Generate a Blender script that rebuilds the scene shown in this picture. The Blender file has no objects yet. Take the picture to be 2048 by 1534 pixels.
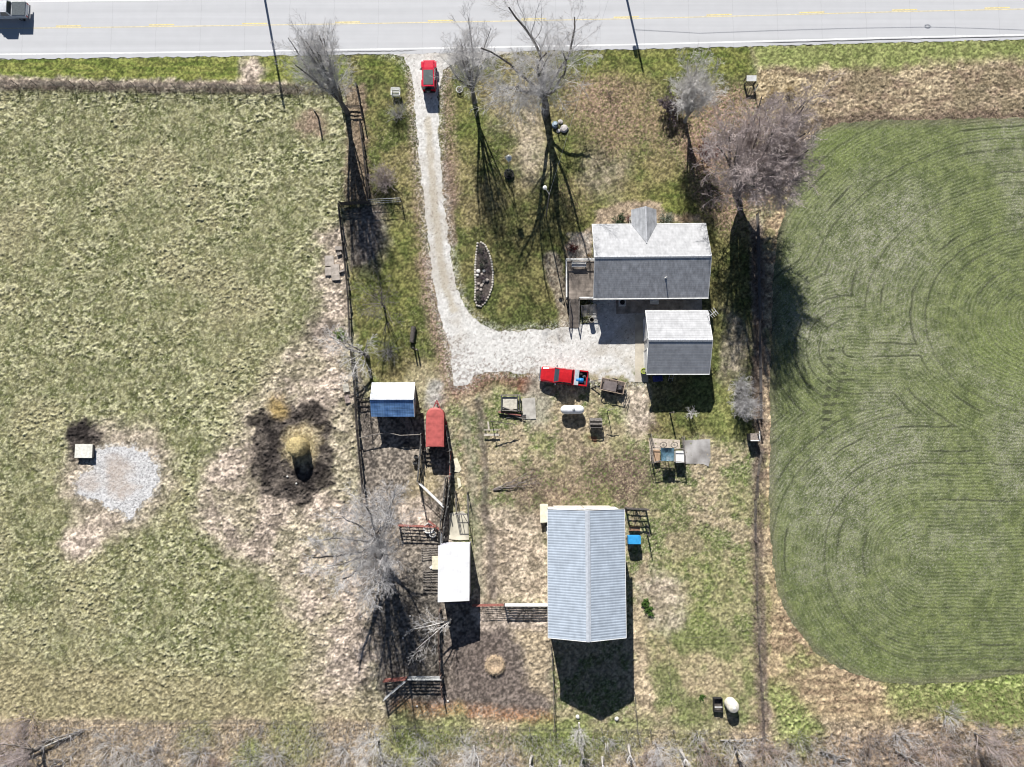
import bpy, math, random
import numpy as np
from mathutils import Vector, Matrix
SC = bpy.context.scene
# ---------------------------------------------------------------- camera, sky, sun, exposure
F_PX = 1420.0                       # focal length for a picture 2048 wide
TILT = math.atan(123.0 / F_PX)      # the drone camera looks almost straight down
HC = 88.75 * math.cos(TILT)
cam = bpy.data.cameras.new("camera"); cam.sensor_width = 36.0; cam.lens = 36.0 * F_PX / 2048.0
cam.clip_start = 0.5; cam.clip_end = 6000
camo = bpy.data.objects.new("camera", cam); SC.collection.objects.link(camo)
camo.location = (0, 0, HC); camo.rotation_euler = (TILT, 0, 0); SC.camera = camo
SUN_E = math.atan(1 / 1.5)
SHX, SHY = 0.196, -0.9806           # ground direction of the shadows
world = bpy.data.worlds.new("World"); SC.world = world; world.use_nodes = True
wn = world.node_tree; wn.nodes.clear()
sky = wn.nodes.new('ShaderNodeTexSky'); sky.sky_type = 'NISHITA'; sky.sun_disc = False
sky.air_density = 0.6; sky.dust_density = 0.2; sky.altitude = 200; sky.sun_elevation = SUN_E; sky.sun_rotation = math.atan2(-SHX, -SHY)
bgn = wn.nodes.new('ShaderNodeBackground'); bgn.inputs[1].default_value = 0.05
won = wn.nodes.new('ShaderNodeOutputWorld')
wn.links.new(sky.outputs[0], bgn.inputs[0]); wn.links.new(bgn.outputs[0], won.inputs[0])
sl = bpy.data.lights.new("sun", 'SUN'); sl.energy = 5.0; sl.angle = math.radians(0.5); sl.color = (1.0, 0.965, 0.92)
so = bpy.data.objects.new("sun", sl); SC.collection.objects.link(so)
dv = Vector((SHX * math.cos(SUN_E), SHY * math.cos(SUN_E), -math.sin(SUN_E)))
so.rotation_euler = dv.to_track_quat('-Z', 'Y').to_euler(); so.location = (0, 60, 60)
SC.view_settings.view_transform = 'Standard'; SC.view_settings.look = 'None'
SC.view_settings.exposure = 0.85; SC.view_settings.gamma = 1.0
SC.cycles.pixel_filter_type = 'BLACKMAN_HARRIS'; SC.cycles.filter_width = 1.1

rnd = random.Random(7)
_c, _s = math.cos(TILT), math.sin(TILT)
def W(px, py, z=0.0):
    """place in the yard (metres, at height z) for a spot measured on the 2048-wide survey photo"""
    dx = (px - 1024) / F_PX; dy = (767 - py) / F_PX
    d = Vector((dx, dy * _c + _s, dy * _s - _c))
    t = (z - HC) / d.z
    return Vector((d.x * t, d.y * t, z))

# ---------------------------------------------------------------- materials
MATS = {}
def mat(name, col, rough=0.8, metal=0.0, var=0.15, scale=3.0, bump=0.0, bscale=20.0, stretch=None, spec=0.3, col2=None, streak=None):
    if name in MATS: return MATS[name]
    m = bpy.data.materials.new(name); m.use_nodes = True; nt = m.node_tree
    b = nt.nodes['Principled BSDF']; b.inputs['Roughness'].default_value = rough; b.inputs['Metallic'].default_value = metal
    b.inputs['Specular IOR Level'].default_value = spec
    tc = nt.nodes.new('ShaderNodeTexCoord'); mp = nt.nodes.new('ShaderNodeMapping')
    nt.links.new(tc.outputs['Object'], mp.inputs[0])
    if stretch: mp.inputs['Scale'].default_value = stretch
    n = nt.nodes.new('ShaderNodeTexNoise'); n.inputs['Scale'].default_value = scale; n.inputs['Detail'].default_value = 5
    nt.links.new(mp.outputs[0], n.inputs[0])
    mx = nt.nodes.new('ShaderNodeMix'); mx.data_type = 'RGBA'
    c2 = col2 or [c * (1 - var) * 0.8 for c in col]; c1 = [min(1, c * (1 + var)) for c in col]
    mx.inputs[6].default_value = (*c2, 1); mx.inputs[7].default_value = (*c1, 1)
    cr = nt.nodes.new('ShaderNodeMapRange'); cr.inputs[1].default_value = 0.3; cr.inputs[2].default_value = 0.7
    nt.links.new(n.outputs['Fac'], cr.inputs[0]); nt.links.new(cr.outputs[0], mx.inputs[0])
    nt.links.new(mx.outputs[2], b.inputs['Base Color'])
    if bump:
        n2 = nt.nodes.new('ShaderNodeTexNoise'); n2.inputs['Scale'].default_value = bscale; n2.inputs['Detail'].default_value = 3
        nt.links.new(mp.outputs[0], n2.inputs[0])
        bp = nt.nodes.new('ShaderNodeBump'); bp.inputs['Strength'].default_value = bump; bp.inputs['Distance'].default_value = 0.05
        nt.links.new(n2.outputs['Fac'], bp.inputs['Height']); nt.links.new(bp.outputs[0], b.inputs['Normal'])
    MATS[name] = m; return m

def banded(name, col, axis, period, depth=0.25, rough=0.8, metal=0.0, var=0.2, col2=None, bump=0.6, dist=0.03, spec=0.3, brick=False, streaks=0.0):
    """shingle courses or metal ribs: stripes across one object axis"""
    if name in MATS: return MATS[name]
    m = mat(name, col, rough, metal, var, 1.2, spec=spec, col2=col2); nt = m.node_tree
    b = nt.nodes['Principled BSDF']; old = b.inputs['Base Color'].links[0].from_socket
    tc = nt.nodes.new('ShaderNodeTexCoord'); sx = nt.nodes.new('ShaderNodeSeparateXYZ'); nt.links.new(tc.outputs['Object'], sx.inputs[0])
    mt = nt.nodes.new('ShaderNodeMath'); mt.operation = 'MULTIPLY'; mt.inputs[1].default_value = 1.0 / period
    nt.links.new(sx.outputs[axis], mt.inputs[0])
    fr = nt.nodes.new('ShaderNodeMath'); fr.operation = 'FRACT'; nt.links.new(mt.outputs[0], fr.inputs[0])
    if brick:
        h = fr.outputs[0]
    else:
        pp = nt.nodes.new('ShaderNodeMath'); pp.operation = 'PINGPONG'; pp.inputs[1].default_value = 0.5
        nt.links.new(mt.outputs[0], pp.inputs[0]); h = pp.outputs[0]
    r = nt.nodes.new('ShaderNodeMapRange'); r.inputs[1].default_value = 0.0; r.inputs[2].default_value = 0.22
    r.inputs[3].default_value = 1 - depth; r.inputs[4].default_value = 1.0
    nt.links.new(h, r.inputs[0])
    n2 = nt.nodes.new('ShaderNodeTexNoise'); n2.inputs['Scale'].default_value = 9.0; n2.inputs['Detail'].default_value = 4
    mp = nt.nodes.new('ShaderNodeMapping'); nt.links.new(tc.outputs['Object'], mp.inputs[0]); nt.links.new(mp.outputs[0], n2.inputs[0])
    if streaks:
        sc = [1.0, 1.0, 1.0]; sc[axis] = 0.12; mp.inputs['Scale'].default_value = sc; n2.inputs['Scale'].default_value = 4.0
    r2 = nt.nodes.new('ShaderNodeMapRange'); r2.inputs[1].default_value = 0.3; r2.inputs[2].default_value = 0.7
    r2.inputs[3].default_value = 0.82 - streaks; r2.inputs[4].default_value = 1.1 + streaks
    nt.links.new(n2.outputs['Fac'], r2.inputs[0])
    mm = nt.nodes.new('ShaderNodeMath'); mm.operation = 'MULTIPLY'; nt.links.new(r.outputs[0], mm.inputs[0]); nt.links.new(r2.outputs[0], mm.inputs[1])
    vm = nt.nodes.new('ShaderNodeVectorMath'); vm.operation = 'SCALE'; nt.links.new(old, vm.inputs[0]); nt.links.new(mm.outputs[0], vm.inputs['Scale'])
    nt.links.new(vm.outputs[0], b.inputs['Base Color'])
    bp = nt.nodes.new('ShaderNodeBump'); bp.inputs['Strength'].default_value = bump; bp.inputs['Distance'].default_value = dist
    nt.links.new(h, bp.inputs['Height']); nt.links.new(bp.outputs[0], b.inputs['Normal'])
    return m

M_weather = lambda: mat('weathered wood', (.20, .18, .16), .9, var=.35, scale=6, bump=.4)
M_dark = lambda: mat('old dark timber', (.085, .075, .068), .9, var=.4, scale=5, bump=.4)
M_galv = lambda: mat('galvanised steel', (.45, .46, .47), .5, .5, var=.15)
M_steel = lambda: mat('dull steel', (.16, .15, .145), .6, .3, var=.3)
M_rust = lambda: mat('rusty red paint', (.27, .105, .085), .75, var=.4, scale=7)
M_white = lambda: mat('white paint', (.72, .72, .70), .55, var=.06, scale=2)
M_black = lambda: mat('black rubber', (.02, .02, .021), .8, var=.2)
M_glass = lambda: mat('dark glass', (.035, .05, .06), .12, var=.1, spec=.8)
M_conc = lambda: mat('concrete', (.40, .38, .34), .95, var=.14, scale=1.6, bump=.2)
M_wire = lambda: mat('fence wire', (.13, .12, .115), .7, .3)
M_chrome = lambda: mat('chrome', (.6, .6, .6), .25, .9, var=.03)

mat('headlight glass', (.7, .7, .68), .15); mat('red lens', (.45, .01, .01), .3)
# ---------------------------------------------------------------- mesh building
class MB:
    def __init__(s): s.v = []; s.f = []
    def add(s, vs, fs):
        o = len(s.v); s.v.extend([tuple(p) for p in vs]); s.f.extend([tuple(i + o for i in f) for f in fs]); return s
    def box(s, c, size, rz=0.0, taper=1.0):
        hx, hy, hz = size[0] / 2, size[1] / 2, size[2] / 2; cs, sn = math.cos(rz), math.sin(rz); P = []
        for z in (-1, 1):
            k = taper if z > 0 else 1.0
            for x, y in ((-1, -1), (1, -1), (1, 1), (-1, 1)):
                a, b = x * hx * k, y * hy * k
                P.append((c[0] + a * cs - b * sn, c[1] + a * sn + b * cs, c[2] + z * hz))
        return s.add(P, [(3, 2, 1, 0), (4, 5, 6, 7), (0, 1, 5, 4), (1, 2, 6, 5), (2, 3, 7, 6), (3, 0, 4, 7)])
    def bar(s, p, q, w, h=None):
        p, q = Vector(p), Vector(q); h = h or w; d = (q - p)
        if d.length < 1e-6: return s
        d.normalize(); up = Vector((0, 0, 1)) if abs(d.z) < .9 else Vector((0, 1, 0))
        a = d.cross(up).normalized() * w / 2; b = a.cross(d).normalized() * h / 2; P = []
        for e in (p, q):
            P += [e - a - b, e + a - b, e + a + b, e - a + b]
        return s.add(P, [(3, 2, 1, 0), (4, 5, 6, 7), (0, 1, 5, 4), (1, 2, 6, 5), (2, 3, 7, 6), (3, 0, 4, 7)])
    def tube(s, p, q, r, r2=None, n=8):
        p, q = Vector(p), Vector(q); r2 = r if r2 is None else r2; d = q - p
        if d.length < 1e-6: return s
        d.normalize(); up = Vector((0, 0, 1)) if abs(d.z) < .9 else Vector((0, 1, 0))
        a = d.cross(up).normalized(); b = a.cross(d); P = []
        for e, rr in ((p, r), (q, r2)):
            for i in range(n):
                t = 2 * math.pi * i / n; P.append(e + (a * math.cos(t) + b * math.sin(t)) * rr)
        fs = [(i, (i + 1) % n, n + (i + 1) % n, n + i) for i in range(n)] + [tuple(range(n - 1, -1, -1)), tuple(range(n, 2 * n))]
        return s.add(P, fs)
    def path(s, pts, r, n=6):
        for a, b in zip(pts[:-1], pts[1:]): s.tube(a, b, r, n=n)
        return s
    def lathe(s, prof, c=(0, 0, 0), n=20, axis='z', ang=0.0, wob=0.0, rg=None):
        P = []; m = len(prof)
        for (r, z) in prof:
            for i in range(n):
                t = 2 * math.pi * i / n; rr = r * (1 + (rg.uniform(-wob, wob) if rg else 0))
                x, y, zz = rr * math.cos(t), rr * math.sin(t), z
                if axis == 'x': x, y, zz = zz, x, y
                if axis == 'y': x, y, zz = x, zz, y
                P.append((c[0] + x * math.cos(ang) - y * math.sin(ang), c[1] + x * math.sin(ang) + y * math.cos(ang), c[2] + zz))
        fs = []
        for j in range(m - 1):
            for i in range(n): fs.append((j * n + i, j * n + (i + 1) % n, (j + 1) * n + (i + 1) % n, (j + 1) * n + i))
        fs += [tuple(range(n - 1, -1, -1)), tuple((m - 1) * n + i for i in range(n))]
        return s.add(P, fs)
    def prism(s, poly, z0, z1):
        n = len(poly); P = [(x, y, z0) for x, y in poly] + [(x, y, z1) for x, y in poly]
        return s.add(P, [tuple(range(n - 1, -1, -1)), tuple(range(n, 2 * n))] + [(i, (i + 1) % n, n + (i + 1) % n, n + i) for i in range(n)])
    def slab(s, quad, t):
        """a sheet with thickness t under four points"""
        q = [Vector(p) for p in quad]; n = (q[1] - q[0]).cross(q[3] - q[0]).normalized()
        if n.z < 0: n = -n
        P = [p - n * t for p in q] + q
        return s.add(P, [(3, 2, 1, 0), (4, 5, 6, 7), (0, 1, 5, 4), (1, 2, 6, 5), (2, 3, 7, 6), (3, 0, 4, 7)])
    def loft(s, rings):
        n = len(rings[0]); P = [p for r in rings for p in r]; fs = []
        for j in range(len(rings) - 1):
            for i in range(n): fs.append((j * n + i, j * n + (i + 1) % n, (j + 1) * n + (i + 1) % n, (j + 1) * n + i))
        fs += [tuple(range(n - 1, -1, -1)), tuple((len(rings) - 1) * n + i for i in range(n))]
        return s.add(P, fs)
    def build(s, name, m, parent=None, local=False, smooth=False, loc=None, bevel=0.0):
        me = bpy.data.meshes.new(name); off = Vector((0, 0, 0))
        if not local:
            if parent is not None: 
                off = Vector(parent['_org']) if '_org' in parent else parent.location.copy()
            elif loc is not None: off = Vector(loc)
        v = [(p[0] - off[0], p[1] - off[1], p[2] - off[2]) for p in s.v]
        me.from_pydata(v, [], s.f); me.validate()
        import bmesh
        bm = bmesh.new(); bm.from_mesh(me); bmesh.ops.recalc_face_normals(bm, faces=bm.faces)
        if bevel: bmesh.ops.bevel(bm, geom=bm.edges[:], offset=bevel, segments=2, affect='EDGES', clamp_overlap=True)
        bm.to_mesh(me); bm.free()
        if smooth: me.polygons.foreach_set('use_smooth', [True] * len(me.polygons))
        me.materials.append(m)
        o = bpy.data.objects.new(name, me); SC.collection.objects.link(o)
        if parent is not None: o.parent = parent
        elif loc is not None: o.location = loc
        return o

def tag(o, label, cat, group=None, kind=None):
    if label: o['label'] = label
    if cat: o['category'] = cat
    if group: o['group'] = group
    if kind: o['kind'] = kind
    return o
def thing(name, label, cat, loc, rz=0.0, group=None):
    o = bpy.data.objects.new(name, None); SC.collection.objects.link(o); o.empty_display_size = .3
    o.location = loc; o.rotation_euler = (0, 0, rz); return tag(o, label, cat, group)
def struct(o): o['kind'] = 'structure'; return o
def copy_tree(o, parent=None):
    c = o.copy(); SC.collection.objects.link(c); c.parent = parent
    for ch in o.children[:]: copy_tree(ch, c)
    return c

# ---------------------------------------------------------------- numpy noise on the ground grid
def lattice(seed, n=256): return np.random.RandomState(seed).rand(n, n).astype(np.float32)
_lat = {}
def vnoise(X, Y, scale, seed):
    L = _lat.setdefault(seed, lattice(seed)); n = 256
    u = X / scale; v = Y / scale; iu = np.floor(u).astype(np.int64); iv = np.floor(v).astype(np.int64)
    fu = (u - iu).astype(np.float32); fv = (v - iv).astype(np.float32)
    fu = fu * fu * (3 - 2 * fu); fv = fv * fv * (3 - 2 * fv)
    a = L[iv % n, iu % n]; b = L[iv % n, (iu + 1) % n]; c = L[(iv + 1) % n, iu % n]; d = L[(iv + 1) % n, (iu + 1) % n]
    return (a * (1 - fu) + b * fu) * (1 - fv) + (c * (1 - fu) + d * fu) * fv
def fbm(X, Y, scale, seed, oct=4, g=0.5):
    t = 0; a = 1; s = 0
    for i in range(oct):
        co, si = math.cos(1.1 * i + .4), math.sin(1.1 * i + .4)
        t = t + a * vnoise(X * co - Y * si + 31 * i, X * si + Y * co - 17 * i, scale, seed + i); s += a; a *= g; scale *= 0.5
    return t / s
def sstep(a, b, x):
    t = np.clip((x - a) / (b - a), 0, 1); return t * t * (3 - 2 * t)
def inpoly(X, Y, pts):
    r = np.zeros(X.shape, bool); n = len(pts)
    for i in range(n):
        x0, y0 = pts[i]; x1, y1 = pts[(i + 1) % n]
        if y0 == y1: continue
        c = (Y >= min(y0, y1)) & (Y < max(y0, y1)); xi = x0 + (Y - y0) * (x1 - x0) / (y1 - y0)
        r ^= c & (X < xi)
    return r
def segdist(X, Y, pts, closed=False):
    d = None; n = len(pts)
    for i in range(n if closed else n - 1):
        x0, y0 = pts[i]; x1, y1 = pts[(i + 1) % n]; dx, dy = x1 - x0, y1 - y0; L = dx * dx + dy * dy + 1e-9
        t = np.clip(((X - x0) * dx + (Y - y0) * dy) / L, 0, 1)
        q = (X - x0 - t * dx) ** 2 + (Y - y0 - t * dy) ** 2
        d = q if d is None else np.minimum(d, q)
    return np.sqrt(d)
def wp(pts): return [tuple(W(*p)[:2]) for p in pts]
# ---------------------------------------------------------------- the ground
def axis(lo, hi, step, far):
    core = np.arange(lo, hi + 1e-6, step); out = []; s = step
    a = hi
    while a < far: s *= 1.35; a += s; out.append(a)
    out = np.array(out); return np.concatenate([(-out[::-1] + hi + lo), core, out])
STEP = 0.1
gx = axis(-70.0, 70.0, STEP, 2500.0); gy = axis(-50.0, 56.0, STEP, 2500.0)
NX, NY = len(gx), len(gy)
X, Y = np.meshgrid(gx, gy); X = X.astype(np.float64); Y = Y.astype(np.float64)
wx = (fbm(X, Y, 3.0, 50, 4) - .5) * 3.2; wy = (fbm(X, Y, 3.0, 60, 4) - .5) * 3.2     # wandering of the edges
wx2 = (fbm(X, Y, .8, 70, 3) - .5) * 1.0; wy2 = (fbm(X, Y, .8, 75, 3) - .5) * 1.0
def area(pts, soft=0.8, warp=1.0, fine=1.0):
    q = wp(pts); xx = X + wx * warp + wx2 * fine; yy = Y + wy * warp + wy2 * fine
    ins = inpoly(xx, yy, q); d = segdist(xx, yy, q, True); d = np.where(ins, d, -d)
    return sstep(-soft, soft, d)
def blob(px, py, r, soft=.5, warp=1.0, asp=1.0):
    c = W(px, py); xx = X + wx * warp + wx2 - c.x; yy = Y + wy * warp + wy2 - c.y
    d = np.sqrt(xx * xx + (yy / asp) ** 2); return 1 - sstep(r * (1 - soft), r * (1 + soft), d)
def strip(pts, w, soft=.4, warp=.3):
    d = segdist(X + wx * warp + wx2 * .6, Y + wy * warp + wy2 * .6, wp(pts)); return 1 - sstep(w * (1 - soft), w * (1 + soft), d)
n_big = fbm(X, Y, 14, 1, 4); n_mid = fbm(X, Y, 4.0, 5, 4, .6); n_sm = fbm(X, Y, .9, 9, 3); n_ft = vnoise(X, Y, .22, 14)
n_tuft = fbm(X, Y, .40, 21, 3, .62)
rs = np.random.RandomState(3); speck = rs.rand(NY, NX).astype(np.float32); speck2 = rs.rand(NY, NX).astype(np.float32)
def C(c): return np.array(c, np.float64)[None, None, :]
COL = np.zeros((NY, NX, 3)); AMP = np.zeros((NY, NX))
def lay(m, c, amp=None, k=1.0):
    global COL, AMP
    m = m * k; COL = COL * (1 - m[..., None]) + c * m[..., None]
    if amp is not None: AMP = AMP * (1 - m) + amp * m
def mixc(a, b, t): t = t[..., None]; return C(a) * (1 - t) + C(b) * t
def mix3(a, t, b): t = t[..., None]; return a * (1 - t) + b * t
# colours (real surface colours)
tuft = sstep(.42, .66, n_tuft)
clus = sstep(.34, .62, n_mid * .7 + .3 * fbm(X, Y, 1.6, 33, 2))
past = mixc((.098, .106, .044), (.165, .162, .082), sstep(.35, .65, n_sm))
past = mix3(past, tuft * (.30 + .6 * clus), C((.36, .35, .215)))
past = mix3(past, sstep(.50, .70, n_big * .6 + n_mid * .4) * .5, mixc((.33, .29, .18), (.2, .18, .10), n_ft))
past = mix3(past, (speck > .88) * .5, C((.42, .41, .28)))
tanc = mixc((.21, .175, .14), (.50, .415, .34), sstep(.35, .65, n_sm * .5 + n_tuft * .5))
lawn = mixc((.090, .112, .034), (.170, .165, .065), sstep(.35, .65, n_mid * .6 + n_sm * .4))
lawn = mix3(lawn, sstep(.52, .7, n_big * .5 + n_mid * .5) * .45, C((.23, .19, .105)))
lawn = lawn * (.55 + .6 * n_ft[..., None]) * np.array([.98, .93, .95]); lawn = mix3(lawn, (speck > .93) * .45 * sstep(.4, .6, n_big), C((.34, .29, .2)))
nst = fbm(X * .16, Y * 1.6, .5, 120, 3); bright = mixc((.095, .125, .027), (.205, .215, .062), sstep(.3, .7, n_sm * .4 + nst * .6)) * (.75 + .35 * n_ft[..., None])
nst2 = fbm(X * .22, Y, .55, 130, 3); dry = mixc((.19, .145, .10), (.42, .345, .23), sstep(.33, .67, n_tuft * .35 + nst2 * .65))
dry = mix3(dry, sstep(.55, .66, n_mid) * .6, C((.12, .14, .05)))
yard = mixc((.31, .255, .165), (.115, .145, .050), sstep(.40, .62, n_mid * .55 + n_sm * .45))
yard = mix3(yard, (speck > .70) * .55, C((.46, .39, .29))); yard = mix3(yard, (speck2 > .78) * .55, C((.10, .085, .055)))
mud = mixc((.030, .025, .023), (.090, .076, .066), sstep(.35, .7, n_sm))
leafb = mixc((.085, .055, .042), (.27, .20, .155), speck.astype(np.float64))
COL[:] = past; AMP[:] = .12 * (.3 + .7 * clus)
# land beyond the picture stays pasture; north of the road too
# pasture to the west: trampled ground round the bale
soil = area([(640, 470), (690, 440), (700, 560), (708, 700), (722, 1000), (765, 1200), (765, 1440), (590, 1440), (620, 1300), (560, 1180), (470, 1110), (400, 1040), (405, 960), (440, 880), (480, 820), (540, 760), (600, 690), (645, 620)], 2.0, 1.6)
lay(soil * (.55 + .45 * sstep(.35, .6, 1 - n_mid)), tanc, .10)
lay(area([(640, 470), (695, 440), (705, 640), (650, 640)], .8) , tanc, .09, .8)
lay(blob(165, 1080, 2.2, .6), tanc * 1.15, .06); lay(blob(215, 1050, 2.0, .6), tanc, .06, .6)
lay(blob(230, 950, 6.8, .25, .9), tanc, .07, .75)
lay(blob(168, 880, 2.7, .2, .8), mud * .8, .12)
for (a, b, r) in ((550, 862, 2.0), (575, 830, 2.0), (612, 832, 2.2), (638, 870, 1.6), (646, 915, 1.5), (640, 955, 1.9), (600, 975, 2.2), (560, 965, 2.3), (538, 928, 2.1), (525, 880, 1.8), (514, 846, 1.4), (570, 900, 3.0), (610, 940, 2.4)):
    lay(blob(a, b, r, .18, .6), mud * .85, .13, .93)
lay(blob(602, 890, 2.5, .35, .5), mixc((.33, .26, .15), (.46, .40, .26), n_ft), .07, .9)
lay(blob(553, 812, 1.5, .5, .6), C((.26, .19, .08)), .09, .9)
lay(blob(640, 665, 2.0, .6), mud, .1, .5)
lay(area([(-400, 1300), (300, 1330), (760, 1400), (760, 1560), (-400, 1560)], 2.5), mixc((.20, .17, .10), (.33, .28, .17), n_tuft), .10, .6)
# verge and field edge along the road
lay(area([(-900, 118), (-900, 92), (600, 104), (820, 108), (850, 150), (700, 165), (560, 160), (400, 160), (0, 152), (-900, 150)], .35, .2, .4), bright, .035)
lay(area([(-900, 150), (0, 152), (240, 160), (400, 158), (560, 162), (600, 170), (300, 172), (0, 168), (-900, 165)], .4, .4), tanc, .05, .85)
lay(blob(500, 145, 1.5, .5, .5, 1.6), tanc, .04)
lay(strip([(-900, 168), (0, 172), (300, 177), (560, 180), (600, 184)], .42, .8, .3), mixc((.05, .042, .038), (.2, .17, .15), n_ft), .08, .75)
# house lawn
lw = area([(695, 100), (1500, 85), (1500, 470), (1515, 900), (1290, 905), (1280, 770), (900, 780), (830, 760), (742, 780), (700, 640), (690, 420), (715, 330), (700, 175)], .5, .3)
lay(lw, lawn, .045)
lay(area([(1120, 98), (1500, 88), (1500, 150), (1400, 140), (1240, 150), (1130, 155)], 1.2), bright * .88, .03, .8)
lay(area([(720, 108), (820, 112), (822, 165), (760, 165)], .8), bright * .85, .03, .8)
for (a, b, r) in ((1200, 425, 3.2), (1370, 425, 3.2), (1350, 405, 3), (780, 590, 4), (800, 480, 2.5), (1150, 310, 4), (760, 700, 2.5), (935, 250, 3)):
    lay(blob(a, b, r, .6), bright * .8, .03, .5)
for (a, b, r, k) in ((1180, 190, 3.5, .55), (1250, 210, 4.5, .5), (1330, 260, 3.5, .45), (1210, 250, 4, .5), (1440, 250, 4.5, .95), (1420, 300, 3.5, .9), (1500, 230, 4.0, .8), (1560, 270, 4, .8), (1540, 340, 5.5, .7), (1470, 370, 5, .8), (1450, 420, 3, .5), (1590, 330, 2, .7), (1150, 390, 3, .3)):
    lay(blob(a, b, r, .6) * (speck > .35), leafb * C((1.25, 1.15, 1.15)), None, k)
lay(blob(1210, 345, 3.0, .7) + 0, tanc * .8, None, .5); lay(blob(1030, 210, 3, .8), tanc, None, .35); lay(blob(1060, 290, 2.2, .7, 1, 2), tanc, None, .5)
lay(blob(1400, 310, 1.9, .5), C((.16, .08, .06)), None, .3)
lay(area([(1190, 425), (1230, 405), (1265, 400), (1320, 402), (1330, 425), (1400, 432), (1410, 446), (1185, 450), (1160, 470), (1130, 490), (1128, 520), (1185, 520), (1187, 450)], .4, .15), mixc((.40, .31, .23), (.20, .15, .11), n_sm), .03, .85)
lay(area([(1140, 470), (1186, 465), (1186, 520), (1135, 520)], .4, .2), mixc((.50, .46, .40), (.25, .2, .16), n_ft), .03, .9)
lay(strip([(1100, 520), (1128, 600), (1135, 655)], 1.0), mixc((.2, .15, .12), (.35, .3, .25), n_ft), .03, .7)
# strip with leaves between the two board fences and along the drive
lay(area([(690, 170), (728, 170), (732, 250), (745, 400), (690, 405)], .4, .2), leafb, .06, .75)
lay(area([(684, 415), (760, 410), (755, 520), (700, 540)], .5, .3), mixc((.10, .075, .065), (.22, .19, .16), n_ft), .05, .8)
lay(blob(625, 250, 1.8, .5), leafb * 1.3, .05, .8)
lay(blob(742, 480, 2.2, .6, 1, 2), mixc((.12, .1, .09), (.30, .26, .23), n_ft), .04, .6)
lay(strip([(893, 330), (900, 430), (905, 480)], .8), leafb, None, .7)
lay(strip([(858, 530), (868, 600), (880, 660), (892, 710), (890, 780), (870, 830)], 1.25, .6) * (speck > .25), leafb * 1.1, None, .95)
lay(strip([(888, 130), (893, 200), (898, 300), (905, 400)], .9, .7) * (speck2 > .4), leafb * 1.1, None, .8)
lay(strip([(822, 130), (828, 240), (838, 400), (850, 540)], .8, .7) * (speck2 > .4), leafb * 1.2, None, .6)
lay(strip([(985, 668), (1120, 668)], .5, .7) * (speck2 > .3), leafb, None, .7)
# north-east rough grass and the weedy margin of the crop
lay(area([(1505, 80), (2900, 40), (2900, 250), (1650, 245), (1600, 260), (1560, 205), (1510, 180)], .6), mix3(dry, sstep(.45, .62, n_mid) * .55, mixc((.30, .22, .16), (.2, .15, .12), nst2)), .10)
lay(area([(1508, 82), (2900, 35), (2900, 112), (2048, 118), (1700, 135), (1510, 140)], 1.0), mixc((.12, .15, .045), (.26, .27, .11), n_sm), .06)
lay(area([(1508, 150), (1620, 165), (1640, 200), (1540, 230), (1505, 190)], .8), mixc((.25, .19, .11), (.46, .385, .26), n_tuft), .12)
lay(strip([(1600, 262), (1650, 245), (1800, 238), (2400, 240)], .9, .7, .6), leafb * .7, .08, .8)
edge = area([(1500, 470), (1560, 420), (1580, 300), (1590, 260), (2100, 255), (2100, 1600), (1480, 1600), (1508, 1100), (1522, 880), (1512, 640)], .5, .2)
lay(edge, dry * C((1.1, 1.05, 1.0)), .08)
lay(strip([(1512, 450), (1518, 640), (1520, 880), (1512, 980), (1516, 1180), (1528, 1480)], .8, .5, .3), mixc((.14, .105, .085), (.26, .215, .18), n_ft), .06, .9)
lay(strip([(1530, 640), (1532, 880), (1525, 1000), (1532, 1180)], .5, .8, .3) , dry * 1.2, .08, .6)
# back yard
lay(area([(905, 775), (1090, 772), (1290, 765), (1300, 870), (1508, 880), (1515, 1450), (1105, 1450), (1100, 1215), (930, 1210), (905, 900)], .8, .4), yard, .085)
lay(area([(955, 1010), (1095, 1010), (1095, 1205), (945, 1205)], 1.2), tanc * C((1.0, .98, .94)), .09, .8)
lay(area([(1255, 1215), (1300, 1215), (1300, 1440), (1272, 1440)], .8), tanc * C((1.05, 1.0, .85)), .08, .8)
for (a, b, r, k) in ((1080, 975, 2.5, .7), (1130, 985, 2.5, .6), (1200, 960, 3, .7), (1250, 965, 3, .7), (1330, 920, 2, .5), (1030, 970, 2, .5), (1150, 900, 3, .35), (1270, 985, 2.5, .6), (1230, 930, 2, .4), (1335, 1330, 1.5, .4), (1400, 1420, 2, .4), (1300, 850, 1.3, .7), (1365, 1060, 2, .3)):
    lay(blob(a, b, r, .6) * (speck > .3), leafb * .62, .05, min(.95, k * 1.25))
for (a, b, r, k) in ((1460, 1180, 5, .6), (1360, 1260, 4, .6), (1490, 1000, 3, .6), (1410, 1200, 5, .4), (1480, 1330, 3, .5), (1380, 1100, 3, .4), (1330, 1010, 2.5, .5), (1075, 900, 1.3, .6), (1185, 885, 1.2, .7), (1240, 890, 1, .7), (1115, 935, 1.1, .6), (1010, 800, 1.8, .6), (1240, 830, 2, .6), (1460, 860, 2.5, .7), (1440, 700, 1.5, .7), (1430, 800, 3, .7), (960, 1060, 1.3, .6), (1215, 1000, 1.3, .6), (1345, 1130, 1.5, .5)):
    lay(blob(a, b, r, .6), mixc((.10, .135, .035), (.22, .235, .085), n_ft), .05, k * .62)
lay(area([(1300, 1275), (1508, 1268), (1515, 1440), (1300, 1440)], .6), mixc((.33, .27, .165), (.15, .165, .065), sstep(.4, .62, n_mid)), .05, .6)
lay(blob(1320, 1180, 2.4, .7), tanc * 1.1, .05, .7); lay(blob(1330, 1240, 1.8, .6), tanc, .05, .6)
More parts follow.
